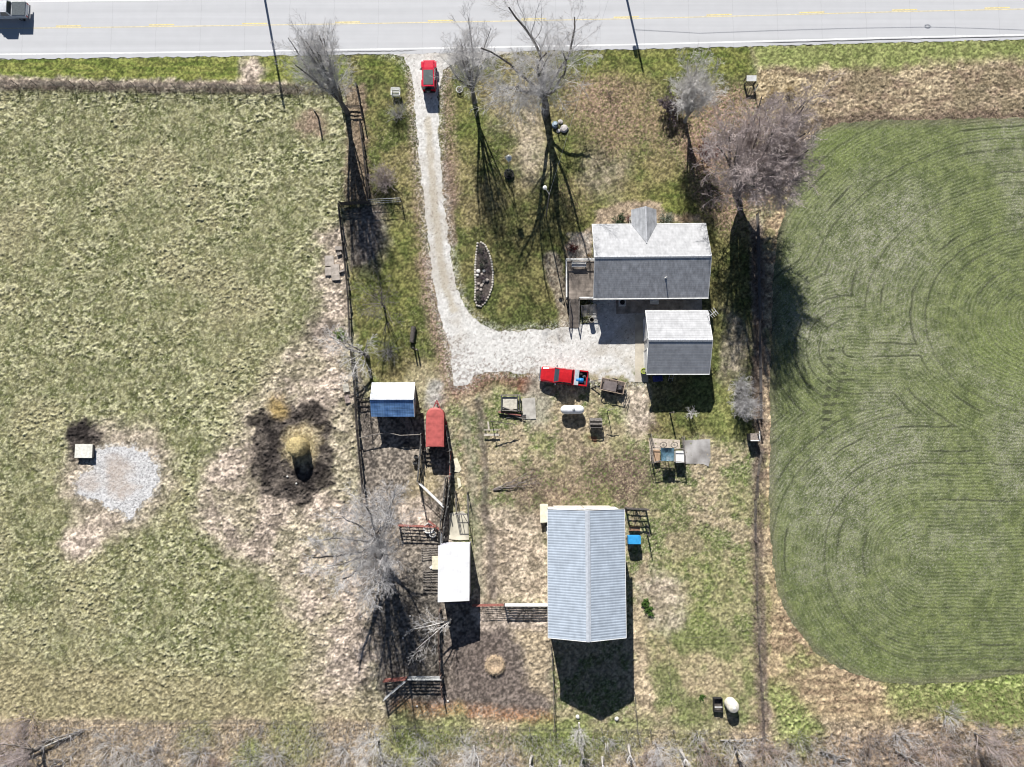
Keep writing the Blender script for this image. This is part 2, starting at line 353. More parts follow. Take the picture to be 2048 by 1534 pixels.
lay(blob(1275, 820, 1.9, .5, .6, 1.6), tanc * 1.1, .02, .85); lay(blob(1468, 690, 1.6, .7, 1, 2.4), tanc, .02, .6)
lay(area([(930, 738), (1000, 742), (1085, 752), (1085, 775), (1040, 778), (990, 768), (930, 790), (915, 800), (900, 770)], .8, .5) * (speck > .2), leafb * C((1.0, .85, .8)), .03, .95)
for (a, b, r) in ((1055, 762, 1.2), (1075, 768, .9), (1185, 885, .6)):
    lay(blob(a, b, r, .5), C((.14, .055, .035)), .04, .8)
lay(strip([(962, 800), (965, 900), (972, 1000), (982, 1100), (985, 1190)], .5, .8, .3), mud * 1.8, .02, .7)
lay(strip([(935, 820), (940, 930), (955, 1080), (960, 1200)], .6, .8, .3), mixc((.12, .13, .08), (.25, .22, .17), n_ft), .02, .6)
lay(blob(1075, 800, 1.6, .4, .4, 2.2), mixc((.22, .2, .16), (.30, .28, .22), n_ft), .02, .8)
# corral
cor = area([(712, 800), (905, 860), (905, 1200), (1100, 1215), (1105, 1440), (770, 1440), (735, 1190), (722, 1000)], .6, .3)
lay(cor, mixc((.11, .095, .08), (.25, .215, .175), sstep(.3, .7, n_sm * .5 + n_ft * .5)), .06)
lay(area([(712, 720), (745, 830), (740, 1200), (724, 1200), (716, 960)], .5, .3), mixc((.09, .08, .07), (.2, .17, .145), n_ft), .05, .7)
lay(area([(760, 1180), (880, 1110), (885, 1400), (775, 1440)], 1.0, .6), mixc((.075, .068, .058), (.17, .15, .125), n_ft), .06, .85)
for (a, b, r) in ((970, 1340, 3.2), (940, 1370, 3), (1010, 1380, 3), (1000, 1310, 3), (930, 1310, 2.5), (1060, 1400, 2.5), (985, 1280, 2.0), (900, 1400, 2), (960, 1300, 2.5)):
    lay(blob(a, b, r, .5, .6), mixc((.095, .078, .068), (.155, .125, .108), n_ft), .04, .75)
lay(area([(1020, 1260), (1098, 1240), (1103, 1400), (1050, 1370), (1045, 1300)], .8, .5), mixc((.27, .22, .15), (.42, .34, .23), n_tuft), .11, .8)
lay(area([(945, 1215), (1095, 1215), (1095, 1265), (960, 1260)], .7, .4), tanc, .05, .7)
lay(strip([(800, 1418), (900, 1425), (1000, 1432), (1100, 1436)], .9, .8, .4) * (speck > .3), C((.30, .15, .07)) * (.6 + speck[..., None]), None, .6)
lay(blob(845, 970, 2.0, .6), mixc((.45, .37, .2), (.3, .25, .15), n_ft), .05, .6); lay(blob(840, 1020, 2.2, .5), tanc * 1.2, .04, .7)
lay(blob(850, 770, 2.2, .6), mixc((.42, .38, .24), (.25, .2, .14), n_ft), .05, .7)
lay(blob(875, 792, 1.5, .5), C((.33, .33, .32)), .02, .7)
lay(area([(845, 1085), (878, 1085), (878, 1170), (850, 1170)], .3, .2), mixc((.17, .15, .13), (.4, .36, .3), sstep(.5, .7, n_sm)), .02, .7)
# scrubby strip along the back
back = area([(-900, 1440), (760, 1440), (1105, 1445), (1525, 1462), (1560, 1420), (1700, 1440), (1900, 1440), (2900, 1420), (2900, 2600), (-900, 2600)], .8, .6)
lay(back, mixc((.17, .135, .09), (.42, .34, .24), sstep(.3, .7, n_sm * .3 + n_tuft * .3 + speck * .4)), .08)
for (a, b, r, k) in ((830, 1480, 3, .7), (900, 1470, 2.5, .6), (1130, 1470, 3, .7), (1180, 1490, 3, .7), (1060, 1465, 2, .6), (1260, 1470, 2.5, .5), (1370, 1480, 2.5, .5), (590, 1480, 3, .6), (1110, 1500, 3, .6), (500, 1510, 2, .8), (800, 1500, 3, .5), (1420, 1510, 2.5, .5), (390, 1475, 2, .5)):
    lay(blob(a, b, r, .6), mixc((.085, .12, .03), (.2, .23, .08), n_ft), .08, k)
for (a, b, r, k) in ((1565, 1400, 2, .8), (1580, 1440, 2.4, .8), (1610, 1460, 2.6, .8), (1590, 1330, 1.5, .6), (1800, 1400, 2.2, .8), (1860, 1395, 2.4, .8), (1930, 1390, 3, .9), (2000, 1395, 4, .95), (2060, 1400, 4, .9), (2030, 1430, 3, .8), (1640, 1480, 2, .7)):
    lay(blob(a, b, r, .5), mixc((.12, .155, .045), (.26, .29, .115), sstep(.35, .65, n_tuft)), .13, k)
lay(area([(1620, 1470), (1900, 1450), (2400, 1440), (2400, 1700), (1600, 1700)], 1.5), mixc((.10, .075, .055), (.30, .22, .15), sstep(.35, .65, n_sm)), .15, .7)
# the flattened beds of road, drive and pads
CEN = [(-3000, 96), (-900, 68), (0, 56), (256, 53), (512, 49.5), (768, 45.5), (1024, 41), (1280, 36), (1536, 29.5), (1792, 22.5), (2048, 17), (2900, -4), (5000, -60)]
CW = np.array(wp(CEN))
def road_y(x, off=0.0): return np.interp(x, CW[:, 0], CW[:, 1]) + off
RS = -4.15; RN = 4.9
roadm = (Y > road_y(X, RS)) & (Y < road_y(X, RN))
lay((1 - sstep(RS * -1 - .1, RS * -1 + .5 , np.abs(Y - road_y(X, .3)) + (wx2 * .6))).astype(float), mixc((.38, .36, .33), (.26, .24, .2), n_ft), .0)
DRIVE = [(760, 102), (806, 114), (826, 150), (831, 220), (839, 300), (847, 400), (855, 450), (862, 520), (870, 580), (882, 630), (895, 670), (903, 700), (903, 730), (912, 770), (935, 768), (950, 748), (990, 742), (1060, 744), (1090, 752), (1140, 762), (1200, 762), (1262, 762), (1285, 765), (1290, 598), (1190, 598), (1185, 648), (1130, 657), (1060, 662), (1000, 664), (965, 652), (940, 632), (925, 610), (912, 575), (904, 530), (895, 470), (886, 400), (880, 330), (875, 250), (878, 180), (886, 140), (915, 120), (990, 112), (1030, 102), (1060, 96), (900, 96)]
dq = wp(DRIVE); xx = X + wx * .14 + wx2 * .55; yy = Y + wy * .14 + wy2 * .55
dins = inpoly(xx, yy, dq); dd = segdist(xx, yy, dq, True); dd = np.where(dins, dd, -dd) + .12
near = sstep(-1.3, 0.1, dd)
grav = mixc((.47, .46, .435), (.59, .58, .555), n_ft)
lay(near * (speck2 > .6), grav * .8, None, .5)
AMP *= 1 - sstep(-.7, .0, dd)
GRAVEL = [(192, 908), (215, 893), (250, 889), (295, 903), (318, 930), (317, 975), (300, 1000), (278, 1020), (262, 1038), (240, 1018), (200, 1005), (160, 992), (152, 965), (165, 945), (190, 935)]
gq = wp(GRAVEL); xg = X + wx * .35 + wx2; yg = Y + wy * .35 + wy2
gins = inpoly(xg, yg, gq); gd = segdist(xg, yg, gq, True); gd = np.where(gins, gd, -gd)
lay(sstep(-.6, 0, gd) * (speck > .5), grav * .9, None, .7)
# crop: rows follow the machine's passes round the field edge
FIELD = [(2150, 232), (1900, 238), (1760, 240), (1680, 246), (1630, 262), (1600, 290), (1588, 330), (1578, 400), (1556, 470), (1545, 560), (1540, 760), (1538, 1000), (1542, 1120), (1556, 1190), (1585, 1250), (1625, 1300), (1680, 1340), (1750, 1364), (1830, 1372), (1930, 1366), (2048, 1348), (2200, 1320)]
fq = wp(FIELD) ; fq = fq[:-1] + [tuple(W(2200, 1320)[:2]), (900, fq[-1][1] + 30), (900, fq[0][1] + 8)]
fins = inpoly(X + wx * .12 + wx2 * .4, Y + wy * .12 + wy2 * .4, fq)
fd = segdist(X, Y, fq[:22]); fd = np.where(inpoly(X, Y, fq), fd, -fd)
def lobe(px, py, kx, off):
    c = W(px, py); dx = np.minimum(X - c.x, 0) * kx; return np.sqrt(dx * dx + (Y - c.y) ** 2) + off
wv = (fbm(X, Y, 8, 95, 3) - .5) * 1.6
phase = np.minimum(np.minimum(lobe(2085, 640, .80, 0), lobe(1700, 700, 1.0, 12.5)), np.minimum(lobe(1850, 1120, .95, .0), lobe(1960, 860, .8, 60.0))) + wv * .35 + (fbm(X, Y, 1.5, 98, 2) - .5) * .3
rows = .5 + .5 * np.sin(phase * 2 * math.pi / .42)
trk = np.abs(((phase + .4) % 3.05) - 1.5); trk = 1 - sstep(.06, .18, trk)
trk2 = np.abs(((phase + 1.9) % 6.1) - 1.5); trk2 = 1 - sstep(.05, .16, trk2)
trkvis = sstep(.45, .62, fbm(X, Y, 5, 97, 3))
grain = sstep(.22, .78, vnoise(X, Y, .24, 17) * .6 + n_ft * .4); trkvis = trkvis * sstep(2.5, 8, phase)
crop = mixc((.078, .098, .036), (.14, .165, .062), sstep(.3, .7, n_sm))
crop = mix3(crop, sstep(.55, .75, fbm(X, Y, 11, 140, 3)) * .5, C((.15, .19, .055))); crop = crop * (.80 + .4 * grain)[..., None]; rowvis = .5 + .5 * sstep(.35, .65, fbm(X, Y, 2.2, 144, 3)); crop = mix3(crop, rows * rowvis * .62, mixc((.15, .175, .085), (.20, .215, .115), n_ft))
bare = sstep(.52, .72, fbm(X, Y, 10, 99, 4)) * .55
for (a, b, r) in ((1740, 510, 7), (1690, 540, 5), (1680, 980, 6), (1780, 900, 5), (1640, 640, 5), (1800, 430, 4)):
    bare = np.maximum(bare, blob(a, b, r, .9) * .75)
crop = mix3(crop, bare * sstep(.35, .95, speck * .6 + n_sm * .5), C((.33, .31, .27)))
crop = mix3(crop, (1 - sstep(.2, 1.4, fd)) * .45, C((.14, .12, .09)))
crop = mix3(crop, np.clip(trk * trkvis + trk2 * .8 * sstep(2.5, 8, phase), 0, 1) * .7, C((.045, .05, .030)))
crop = mix3(crop, (speck > .90) * .3, C((.34, .33, .28)) ); crop = mix3(crop, (speck2 > .85) * .5, C((.05, .06, .03)))
for (a0, b0, a1, b1) in ((1665, 695, 1645, 860), (1690, 740, 1655, 840)):
    s_ = strip([(a0, b0), (a1, b1)], .35, .5, .1) * (np.sin(Y * 6.5) > .2); crop = mix3(crop, s_ * .8, C((.045, .05, .03)))
AMP = np.where(fins, .028, AMP)
AMP = np.where(roadm, 0, AMP)
AMP *= 1 - sstep(-.5, .2, gd) * .55
grain = sstep(.22, .78, vnoise(X, Y, .24, 17) * .6 + n_ft * .4)
COL *= (.68 + .64 * speck2)[..., None] * (.62 + .76 * grain)[..., None]
n_h = (n_tuft - .5) * 1.5 + (n_ft - .5) * .55
hump = sstep(.44, .66, n_tuft) - .35 + (n_ft - .5) * .55
Z = AMP * (n_h * .45 + hump * .55 + (speck - .5) * .60 + (n_ft - .5) * .55) + np.where(fins, rows * rowvis * .03 - trk * trkvis * .03, 0) - .02
far = (np.abs(X) > 72) | (Y > 58) | (Y < -52); Z = np.where(far, -.02, Z)
farc = np.where((Y < -52)[..., None], C((.22, .19, .12)), np.where(((X > 34) & (Y < 45))[..., None], C((.13, .15, .07)), C((.15, .16, .075))))
COL = np.where(far[..., None], farc, COL); crop = np.where(far[..., None], farc, crop)
Z = np.where(dd > -.1, -.012, Z)
print('ground grid', NX, NY)

def attr_mat(name, rough=.95, nscale=13.0, namt=.5, bump=.5, bsc=14.0, spec=.15):
    m = bpy.data.materials.new(name); m.use_nodes = True; nt = m.node_tree; b = nt.nodes['Principled BSDF']
    b.inputs['Roughness'].default_value = rough; b.inputs['Specular IOR Level'].default_value = spec
    at = nt.nodes.new('ShaderNodeAttribute'); at.attribute_name = 'Col'
    tc = nt.nodes.new('ShaderNodeTexCoord'); n = nt.nodes.new('ShaderNodeTexNoise'); n.inputs['Scale'].default_value = nscale
    n.inputs['Detail'].default_value = 4; n.inputs['Roughness'].default_value = .7; nt.links.new(tc.outputs['Object'], n.inputs[0])
    r = nt.nodes.new('ShaderNodeMapRange'); r.inputs[1].default_value = .3; r.inputs[2].default_value = .7
    r.inputs[3].default_value = 1 - namt; r.inputs[4].default_value = 1 + namt; nt.links.new(n.outputs['Fac'], r.inputs[0])
    vm = nt.nodes.new('ShaderNodeVectorMath'); vm.operation = 'SCALE'
    nt.links.new(at.outputs['Color'], vm.inputs[0]); nt.links.new(r.outputs[0], vm.inputs['Scale']); nt.links.new(vm.outputs[0], b.inputs['Base Color'])
    n2 = nt.nodes.new('ShaderNodeTexNoise'); n2.inputs['Scale'].default_value = bsc; n2.inputs['Detail'].default_value = 3; nt.links.new(tc.outputs['Object'], n2.inputs[0])
    bp = nt.nodes.new('ShaderNodeBump'); bp.inputs['Strength'].default_value = bump; bp.inputs['Distance'].default_value = .06
    nt.links.new(n2.outputs['Fac'], bp.inputs['Height']); nt.links.new(bp.outputs[0], b.inputs['Normal']); return m
IDX = np.arange(NX * NY).reshape(NY, NX)
def grid_obj(name, Zs, col, m, cells=None):
    a = IDX[:-1, :-1]; q = np.stack([a, a + 1, a + NX + 1, a + NX], -1)
    q = q.reshape(-1, 4) if cells is None else q[cells]
    if cells is not None:
        used = np.unique(q); rm = np.full(NX * NY, -1, np.int64); rm[used] = np.arange(len(used)); q = rm[q]
    else: used = np.arange(NX * NY)
    me = bpy.data.meshes.new(name); nv, nf = len(used), len(q)
    co = np.stack([X.ravel()[used], Y.ravel()[used], Zs.ravel()[used]], -1).astype(np.float32)
    me.vertices.add(nv); me.vertices.foreach_set('co', co.ravel()); me.loops.add(nf * 4); me.loops.foreach_set('vertex_index', q.astype(np.int32).ravel())
    me.polygons.add(nf); me.polygons.foreach_set('loop_start', np.arange(0, nf * 4, 4, dtype=np.int32))
    try: me.polygons.foreach_set('loop_total', np.full(nf, 4, np.int32))
    except Exception: pass
    me.polygons.foreach_set('use_smooth', np.ones(nf, bool))
    at = me.color_attributes.new('Col', 'FLOAT_COLOR', 'POINT')
    cc = np.ones((nv, 4), np.float32); cc[:, :3] = np.clip(col.reshape(-1, 3)[used], 0, 1); at.data.foreach_set('color', cc.ravel())
    me.update(calc_edges=True); me.materials.append(m)
    o = bpy.data.objects.new(name, me); SC.collection.objects.link(o); return o
def cellmask(v): return v[:-1, :-1] & v[1:, :-1] & v[:-1, 1:] & v[1:, 1:]
tag(struct(grid_obj('ground', Z, COL, attr_mat('soil and grass'))), 'mixed pasture, lawn, bare soil and dry grass of the farmstead', 'ground')
tag(struct(grid_obj('crop_field', Z + .012, crop * np.where(far, 1.0, .86 + .28 * speck2)[..., None], attr_mat('young crop', nscale=7, namt=.45, bump=.6), cellmask(fins))), 'green winter crop field with curved drill rows', 'field')
# drive
ctr = 1 - sstep(.15, .75, segdist(X + wx2 * .5, Y + wy2 * .5, wp([(856, 240), (862, 330), (868, 400), (874, 460), (882, 520), (893, 580), (908, 620)])))
dcol = mix3(grav * 1.0, ctr * .6, mixc((.40, .34, .25), (.31, .27, .18), n_sm)); 
dcol = mix3(dcol, sstep(.45, .72, n_mid) * .5, mixc((.40, .35, .28), (.30, .27, .22), n_ft)); dcol = mix3(dcol, (speck > .95) * .3, C((.22, .2, .18))) * (.88 + .2 * n_ft)[..., None]
lf = sstep(.5, .72, n_mid * .5 + n_sm * .5) * .10 + strip([(905, 700), (940, 760), (1000, 745), (1090, 750)], 2.2, .8) * .5 + strip([(985, 668), (1060, 664)], .8, .8) * .3
dcol = mix3(dcol, (vnoise(X, Y, .26, 151) * .6 + speck * .4 < .16 + lf * .5) * .6, leafb * .95)
dcol = mix3(dcol, strip([(1195, 605), (1290, 605), (1290, 680)], 1.6, .8) * sstep(.4, .7, n_sm) * .35, C((.18, .14, .11)))
dcol = mix3(dcol, strip([(1180, 760), (1290, 758)], 1.2, .8) * sstep(.35, .6, n_sm), yard)
tag(struct(grid_obj('driveway', np.full_like(Z, .004) + (n_ft - .5) * .02, dcol * (.9 + .2 * speck2)[..., None], attr_mat('crushed limestone', nscale=16, namt=.16, bump=.35, bsc=25), cellmask((dd > 0) & ~roadm))), 'white gravel farm drive running from the road to the garage', 'driveway')
Zg = Z + .015
gcol = mix3(mixc((.40, .395, .39), (.52, .515, .51), sstep(.2, .5, n_ft)) * (1 - .5 * (speck > .82))[..., None], blob(235, 950, 1.5, .7, 1) * .6 + blob(175, 960, 1.3, .7) * .5 + blob(262, 975, .8, .6) * .5, C((.36, .29, .23)))
tag(struct(grid_obj('gravel_pad', Zg, gcol, attr_mat('coarse gravel', nscale=10, namt=.3, bump=.9, bsc=6), cellmask(gd > 0))), 'pale grey patch of coarse gravel in the pasture', 'gravel patch')

# road: slab strips following the centre line
def road_mat():
    m = mat('pale concrete paving', (.44, .445, .455), .9, var=.015, col2=(.425, .43, .44), scale=.6, bump=.12, bscale=30); nt = m.node_tree; b = nt.nodes['Principled BSDF']
    old = b.inputs['Base Color'].links[0].from_socket
    tc = nt.nodes.new('ShaderNodeTexCoord'); mp = nt.nodes.new('ShaderNodeMapping'); mp.inputs['Scale'].default_value = (.02, 1.1, 1)
    nt.links.new(tc.outputs['Object'], mp.inputs[0]); n = nt.nodes.new('ShaderNodeTexNoise'); n.inputs['Scale'].default_value = 1.0; n.inputs['Detail'].default_value = 5
    nt.links.new(mp.outputs[0], n.inputs[0]); r = nt.nodes.new('ShaderNodeMapRange'); r.inputs[1].default_value = .3; r.inputs[2].default_value = .7
    r.inputs[3].default_value = .91; r.inputs[4].default_value = 1.03; nt.links.new(n.outputs['Fac'], r.inputs[0])
    sx = nt.nodes.new('ShaderNodeSeparateXYZ'); nt.links.new(tc.outputs['Object'], sx.inputs[0])
    n3 = nt.nodes.new('ShaderNodeTexNoise'); n3.inputs['Scale'].default_value = 1.5; nt.links.new(tc.outputs['Object'], n3.inputs[0])
    ad = nt.nodes.new('ShaderNodeMath'); ad.operation = 'MULTIPLY_ADD'; ad.inputs[1].default_value = .25; nt.links.new(n3.outputs['Fac'], ad.inputs[0]); nt.links.new(sx.outputs[0], ad.inputs[2])
    dvn = nt.nodes.new('ShaderNodeMath'); dvn.operation = 'MULTIPLY'; dvn.inputs[1].default_value = 1 / 5.8; nt.links.new(ad.outputs[0], dvn.inputs[0])
    fr = nt.nodes.new('ShaderNodeMath'); fr.operation = 'FRACT'; nt.links.new(dvn.outputs[0], fr.inputs[0])
    lt = nt.nodes.new('ShaderNodeMath'); lt.operation = 'LESS_THAN'; lt.inputs[1].default_value = .012; nt.links.new(fr.outputs[0], lt.inputs[0])
    k = nt.nodes.new('ShaderNodeMath'); k.operation = 'MULTIPLY_ADD'; k.inputs[1].default_value = -.12; nt.links.new(lt.outputs[0], k.inputs[0]); nt.links.new(r.outputs[0], k.inputs[2])
    vm = nt.nodes.new('ShaderNodeVectorMath'); vm.operation = 'SCALE'; nt.links.new(old, vm.inputs[0]); nt.links.new(k.outputs[0], vm.inputs['Scale']); nt.links.new(vm.outputs[0], b.inputs['Base Color'])
    return m
def ribbon(name, o0, o1, z, m, x0=-1500, x1=1500, label=None, cat=None, jag=0.0, dash=None):
    mb = MB(); xs = list(np.concatenate([np.arange(x0, -100, 20), np.arange(max(x0, -100), min(x1, 100), .5 if jag else 2.0), np.arange(100, x1 + 1, 20)])) if not dash else None
    if dash:
        for (a, b) in dash:
            mb.add([(a, road_y(a, o0), z), (b, road_y(b, o0), z), (b, road_y(b, o1), z), (a, road_y(a, o1), z)], [(0, 1, 2, 3)])
    else:
        P = []; rr = random.Random(5)
        for x in xs:
            j = rr.uniform(0, jag) if abs(x) < 101 else 0
            P += [(x, road_y(x, o0) - j, z), (x, road_y(x, o1), z)]
        mb.add(P, [(2 * i, 2 * i + 2, 2 * i + 3, 2 * i + 1) for i in range(len(xs) - 1)])
    o = mb.build(name, m); struct(o); tag(o, label, cat); return o
rm = road_mat()
ribbon('road', RS, RN, .012, rm, label='pale two-lane concrete highway crossing the top of the view', cat='road', jag=.22)
ry = mat('yellow road paint', (.66, .55, .24), .7, var=.15, scale=4)
ribbon('centre_line', -.13, -.01, .016, mat('worn yellow paint', (.62, .54, .33), .7, var=.1, scale=3), label='thin continuous yellow line along the middle of the road', cat='road line')
d0 = W(112, 52).x; per = 12.15
ribbon('dashed_line', .08, .24, .016, ry, dash=[(d0 + per * k, d0 + per * k + 3.3) for k in range(-8, 16)], label='short yellow dashes beside the centre line', cat='road line')
wl = mat('white road paint', (.78, .78, .77), .7, var=.05)
ribbon('edge_line', -3.70, -3.52, .016, wl, label='white edge line on the farm side of the road', cat='road line')
ribbon('edge_line', 3.52, 3.70, .016, wl, label='white edge line on the far side of the road', cat='road line')
def crack(x0, x1, off, w, label):
    mb = MB(); P = []; n = 60; rr = random.Random(int(x0 * 7))
    for i in range(n + 1):
        x = x0 + (x1 - x0) * i / n; j = rr.uniform(-.02, .03); e = min(1, i / 6, (n - i) / 6) * w
        P += [(x, road_y(x, off + j - e), .0175), (x, road_y(x, off + j), .0175)]
    mb.add(P, [(2 * i, 2 * i + 2, 2 * i + 3, 2 * i + 1) for i in range(n)])
    tag(struct(mb.build('pavement_joint', mat('tar filled joint', (.045, .045, .05), .6, var=.3))), label, 'road joint')
crack(W(1500, 84).x, W(2080, 74).x, -3.80, .12, 'dark open joint along the road edge in front of the rough grass')
crack(W(640, 102).x, W(835, 100).x, -3.86, .10, 'dark open joint along the road edge west of the drive')
# concrete
def pad(name, pts, z, m, label, cat, t=.10):
    mb = MB(); mb.prism([tuple(W(*p)[:2]) for p in pts], z - t, z); return tag(struct(mb.build(name, m)), label, cat)
pad('concrete_apron', [(1270, 764), (1296, 764), (1296, 630), (1270, 630)], .04, mat('apron concrete', (.44, .40, .33), .95, var=.08, scale=1.0, bump=.1), 'pinkish concrete apron along the west side of the garage', 'concrete apron')
pad('concrete_patio', [(1296, 626), (1404, 626), (1404, 596), (1232, 596), (1232, 628)], .03, mat('patio concrete', (.33, .29, .25), .95, var=.3, scale=1.4, bump=.1), 'stained concrete patio between the house and the garage', 'patio')
pad('concrete_slab', [(1365, 881), (1420, 878), (1421, 915), (1417, 933), (1407, 928), (1366, 927)], .05, mat('stained slab', (.30, .29, .28), .9, var=.5, scale=.5, col2=(.14, .13, .12)), 'stained grey concrete slab beside the animal pen', 'concrete slab')
pad('concrete_slab', [(1044, 797), (1070, 795), (1072, 838), (1046, 838)], .06, M_conc(), 'small tan concrete slab beside the salvaged lumber', 'concrete slab')
# ---------------------------------------------------------------- buildings
def gable(root, x0, x1, y0, y1, ze, zr, axis_, over, m_wall, m_a, m_b, t=.09, trim=None, names=('roof_slope', 'roof_slope'), wallh=None):
    """walls and two roof slopes; x0..y1 are the roof's edges at eave height"""
    wx0, wx1, wy0, wy1 = x0 + over, x1 - over, y0 + over, y1 - over
    if axis_ == 'x':
        ym = (y0 + y1) / 2; sl_ = (zr - ze) / ((y1 - y0) / 2); zw = ze + sl_ * over - t - .02
        mb = MB(); P = [(wx0, wy0, 0), (wx1, wy0, 0), (wx1, wy1, 0), (wx0, wy1, 0), (wx0, wy0, zw), (wx1, wy0, zw), (wx1, wy1, zw), (wx0, wy1, zw), (wx0, ym, zr - t - .03), (wx1, ym, zr - t - .03)]
        mb.add(P, [(0, 1, 5, 4), (2, 3, 7, 6), (1, 2, 6, 9, 5), (3, 0, 4, 8, 7)]); mb.build('wall', m_wall, root)
        a = MB().slab([(x0, ym, zr), (x1, ym, zr), (x1, y1, ze), (x0, y1, ze)], t).build(names[0], m_a, root)
        b = MB().slab([(x0, y0, ze), (x1, y0, ze), (x1, ym - .012, zr), (x0, ym - .012, zr)], t).build(names[1], m_b, root)
    else:
        xm = (x0 + x1) / 2; sl_ = (zr - ze) / ((x1 - x0) / 2); zw = ze + sl_ * over - t - .02
        mb = MB(); P = [(wx0, wy0, 0), (wx1, wy0, 0), (wx1, wy1, 0), (wx0, wy1, 0), (wx0, wy0, zw), (wx1, wy0, zw), (wx1, wy1, zw), (wx0, wy1, zw), (xm, wy0, zr - t - .03), (xm, wy1, zr - t - .03)]
        mb.add(P, [(1, 2, 6, 5), (3, 0, 4, 7), (0, 1, 5, 8, 4), (2, 3, 7, 9, 6)]); mb.build('wall', m_wall, root)
        a = MB().slab([(x0, y0, ze), (xm, y0, zr), (xm, y1, zr), (x0, y1, ze)], t).build(names[0], m_a, root)
        b = MB().slab([(xm + .012, y0, zr), (x1, y0, ze), (x1, y1, ze), (xm + .012, y1, zr)], t).build(names[1], m_b, root)
    return a, b
def opening(root, name, c, size, m_frame, m_pane, out):
    """window or door set in a wall; out = outward axis, size=(w,h)"""
    ax = 0 if abs(out[0]) else 1; s = [.08, .08, .08]; s[1 - ax] = size[0]; s[2] = size[1]
    f = MB(); c = Vector(c); o = Vector(out)
    w, h = size; e = Vector((0, 1, 0)) if ax == 0 else Vector((1, 0, 0)); u = Vector((0, 0, 1))
    for sgn in (-1, 1):
        f.bar(c + e * sgn * (w / 2) - u * h / 2 + o * .04, c + e * sgn * (w / 2) + u * h / 2 + o * .04, .09)
        f.bar(c + u * sgn * (h / 2) - e * (w / 2 - .05) + o * .04, c + u * sgn * (h / 2) + e * (w / 2 - .05) + o * .04, .088)
    fo = f.build(name, m_frame, root); p = MB(); sz = [0.03, 0.03, 0.03]; sz[1 - ax] = w - .08; sz[2] = h - .08
    p.box(c + o * .025, sz); po = p.build('pane' if name == 'window' else 'panel', m_pane); 
    if fo.location != Vector((0, 0, 0)) or root: 
        for v in po.data.vertices: v.co -= Vector(root.location)
    po.parent = fo
    return fo
siding = banded('white lap siding', (.62, .62, .60), 2, .18, depth=.18, rough=.7, var=.05)
shN = banded('weathered grey shingles', (.40, .405, .415), 1, .21, depth=.24, rough=.95, var=.03, streaks=-.03, bump=.25, dist=.02, brick=True)
shS = banded('weathered south shingles', (.40, .405, .415), 1, .21, depth=.42, rough=.95, var=.06, streaks=.07, bump=.5, dist=.02, brick=True)
# house
hz, hr = 3.4, 5.45
hx0 = W(1186, 522, hz).x; hx1 = W(1413.5, 522, hz).x; hy1 = W(1300, 449, hz).y; hy0 = W(1300, 596, hz).y
hc = Vector(((hx0 + hx1) / 2, (hy0 + hy1) / 2, 0))
house = thing('farm_house', 'single-storey white farm house with grey shingle gable roof and a north porch gable', 'house', hc)
gable(house, hx0, hx1, hy0, hy1, hz, hr, 'x', .45, siding, shN, shS)
mb = MB(); ym = (hy0 + hy1) / 2
for k in range(46):
    a = hx0 + .02 + k * (hx1 - hx0 - .04) / 46; b = a + (hx1 - hx0) / 46 - .02
    mb.slab([(a, ym, hr + .06), (b, ym, hr + .075), (b, ym + .20, hr - .03), (a, ym + .20, hr - .045)], .03); mb.slab([(a, ym - .19, hr - .035), (b, ym - .19, hr - .025), (b, ym, hr + .075), (a, ym, hr + .06)], .03)
mb.build('ridge_cap', mat('ridge shingles', (.42, .43, .45), .9, var=.12, scale=5), house)
mb = MB()
mb.bar((hx0 - .06, hy1 + .07, hz - .05), (hx1 + .06, hy1 + .07, hz - .05), .12, .14); mb.build('gutter', M_white(), house)
mb = MB(); mb.bar((hx0 - .06, hy0 - .07, hz - .05), (hx1 + .06, hy0 - .07, hz - .05), .12, .14); mb.build('gutter', M_white(), house)
for xx_, nm in ((hx0 - .03, 0), (hx1 + .03, 1)):
    mb = MB()
    for yy_ in (hy0, hy1): mb.bar((xx_, yy_, hz - .04), (xx_, ym, hr - .04), .05, .14)
    mb.build('rake_trim', M_white(), house)
# porch gable
px0, px1 = W(1263.5, 440, hz).x, W(1314, 440, hz).x; pyN = W(1288, 419, hz).y; pm = (px0 + px1) / 2
pr = hz + 1.22; slp = (hr - hz) / ((hy1 - hy0) / 2); yv = hy1 - (pr - hz) / slp
shP = banded('porch shingles', (.36, .37, .385), 1, .21, depth=.16, rough=.95, var=.12, streaks=.05, bump=.3, dist=.02, brick=True)
eps = .03
mb = MB(); mb.add([(px0, pyN, hz), (pm, pyN, pr), (pm, yv, pr + eps), (px0, hy1, hz + eps), (px0, pyN, hz - .1), (pm, pyN, pr - .1)], [(0, 1, 2, 3), (0, 4, 5, 1)]); mb.build('porch_roof', shP, house)
mb = MB(); mb.add([(pm, pyN, pr), (px1, pyN, hz), (px1, hy1, hz + eps), (pm, yv, pr + eps), (pm, pyN, pr - .1), (px1, pyN, hz - .1)], [(0, 1, 2, 3), (0, 4, 5, 1)]); mb.build('porch_roof', shP, house)
mb = MB(); mb.bar((pm, pyN, pr + .02), (pm, yv, pr + .05), .16, .05); mb.build('ridge_cap', mat('ridge shingles', ()), house)
mb = MB(); mb.box((pm, (pyN + hy1) / 2 + .1, .35), (px1 - px0 - .5, hy1 - pyN + .3, .7)); mb.build('porch_floor', M_conc(), house)
for sx_ in (px0 + .3, px1 - .3):
    MB().bar((sx_, pyN - .35, .7), (sx_, pyN - .35, hz - .05), .14).build('porch_post', M_white(), house)
MB().bar((px0 + .3, pyN - .35, hz - .12), (px1 - .3, pyN - .35, hz - .12), .14, .16).build('porch_beam', M_white(), house)
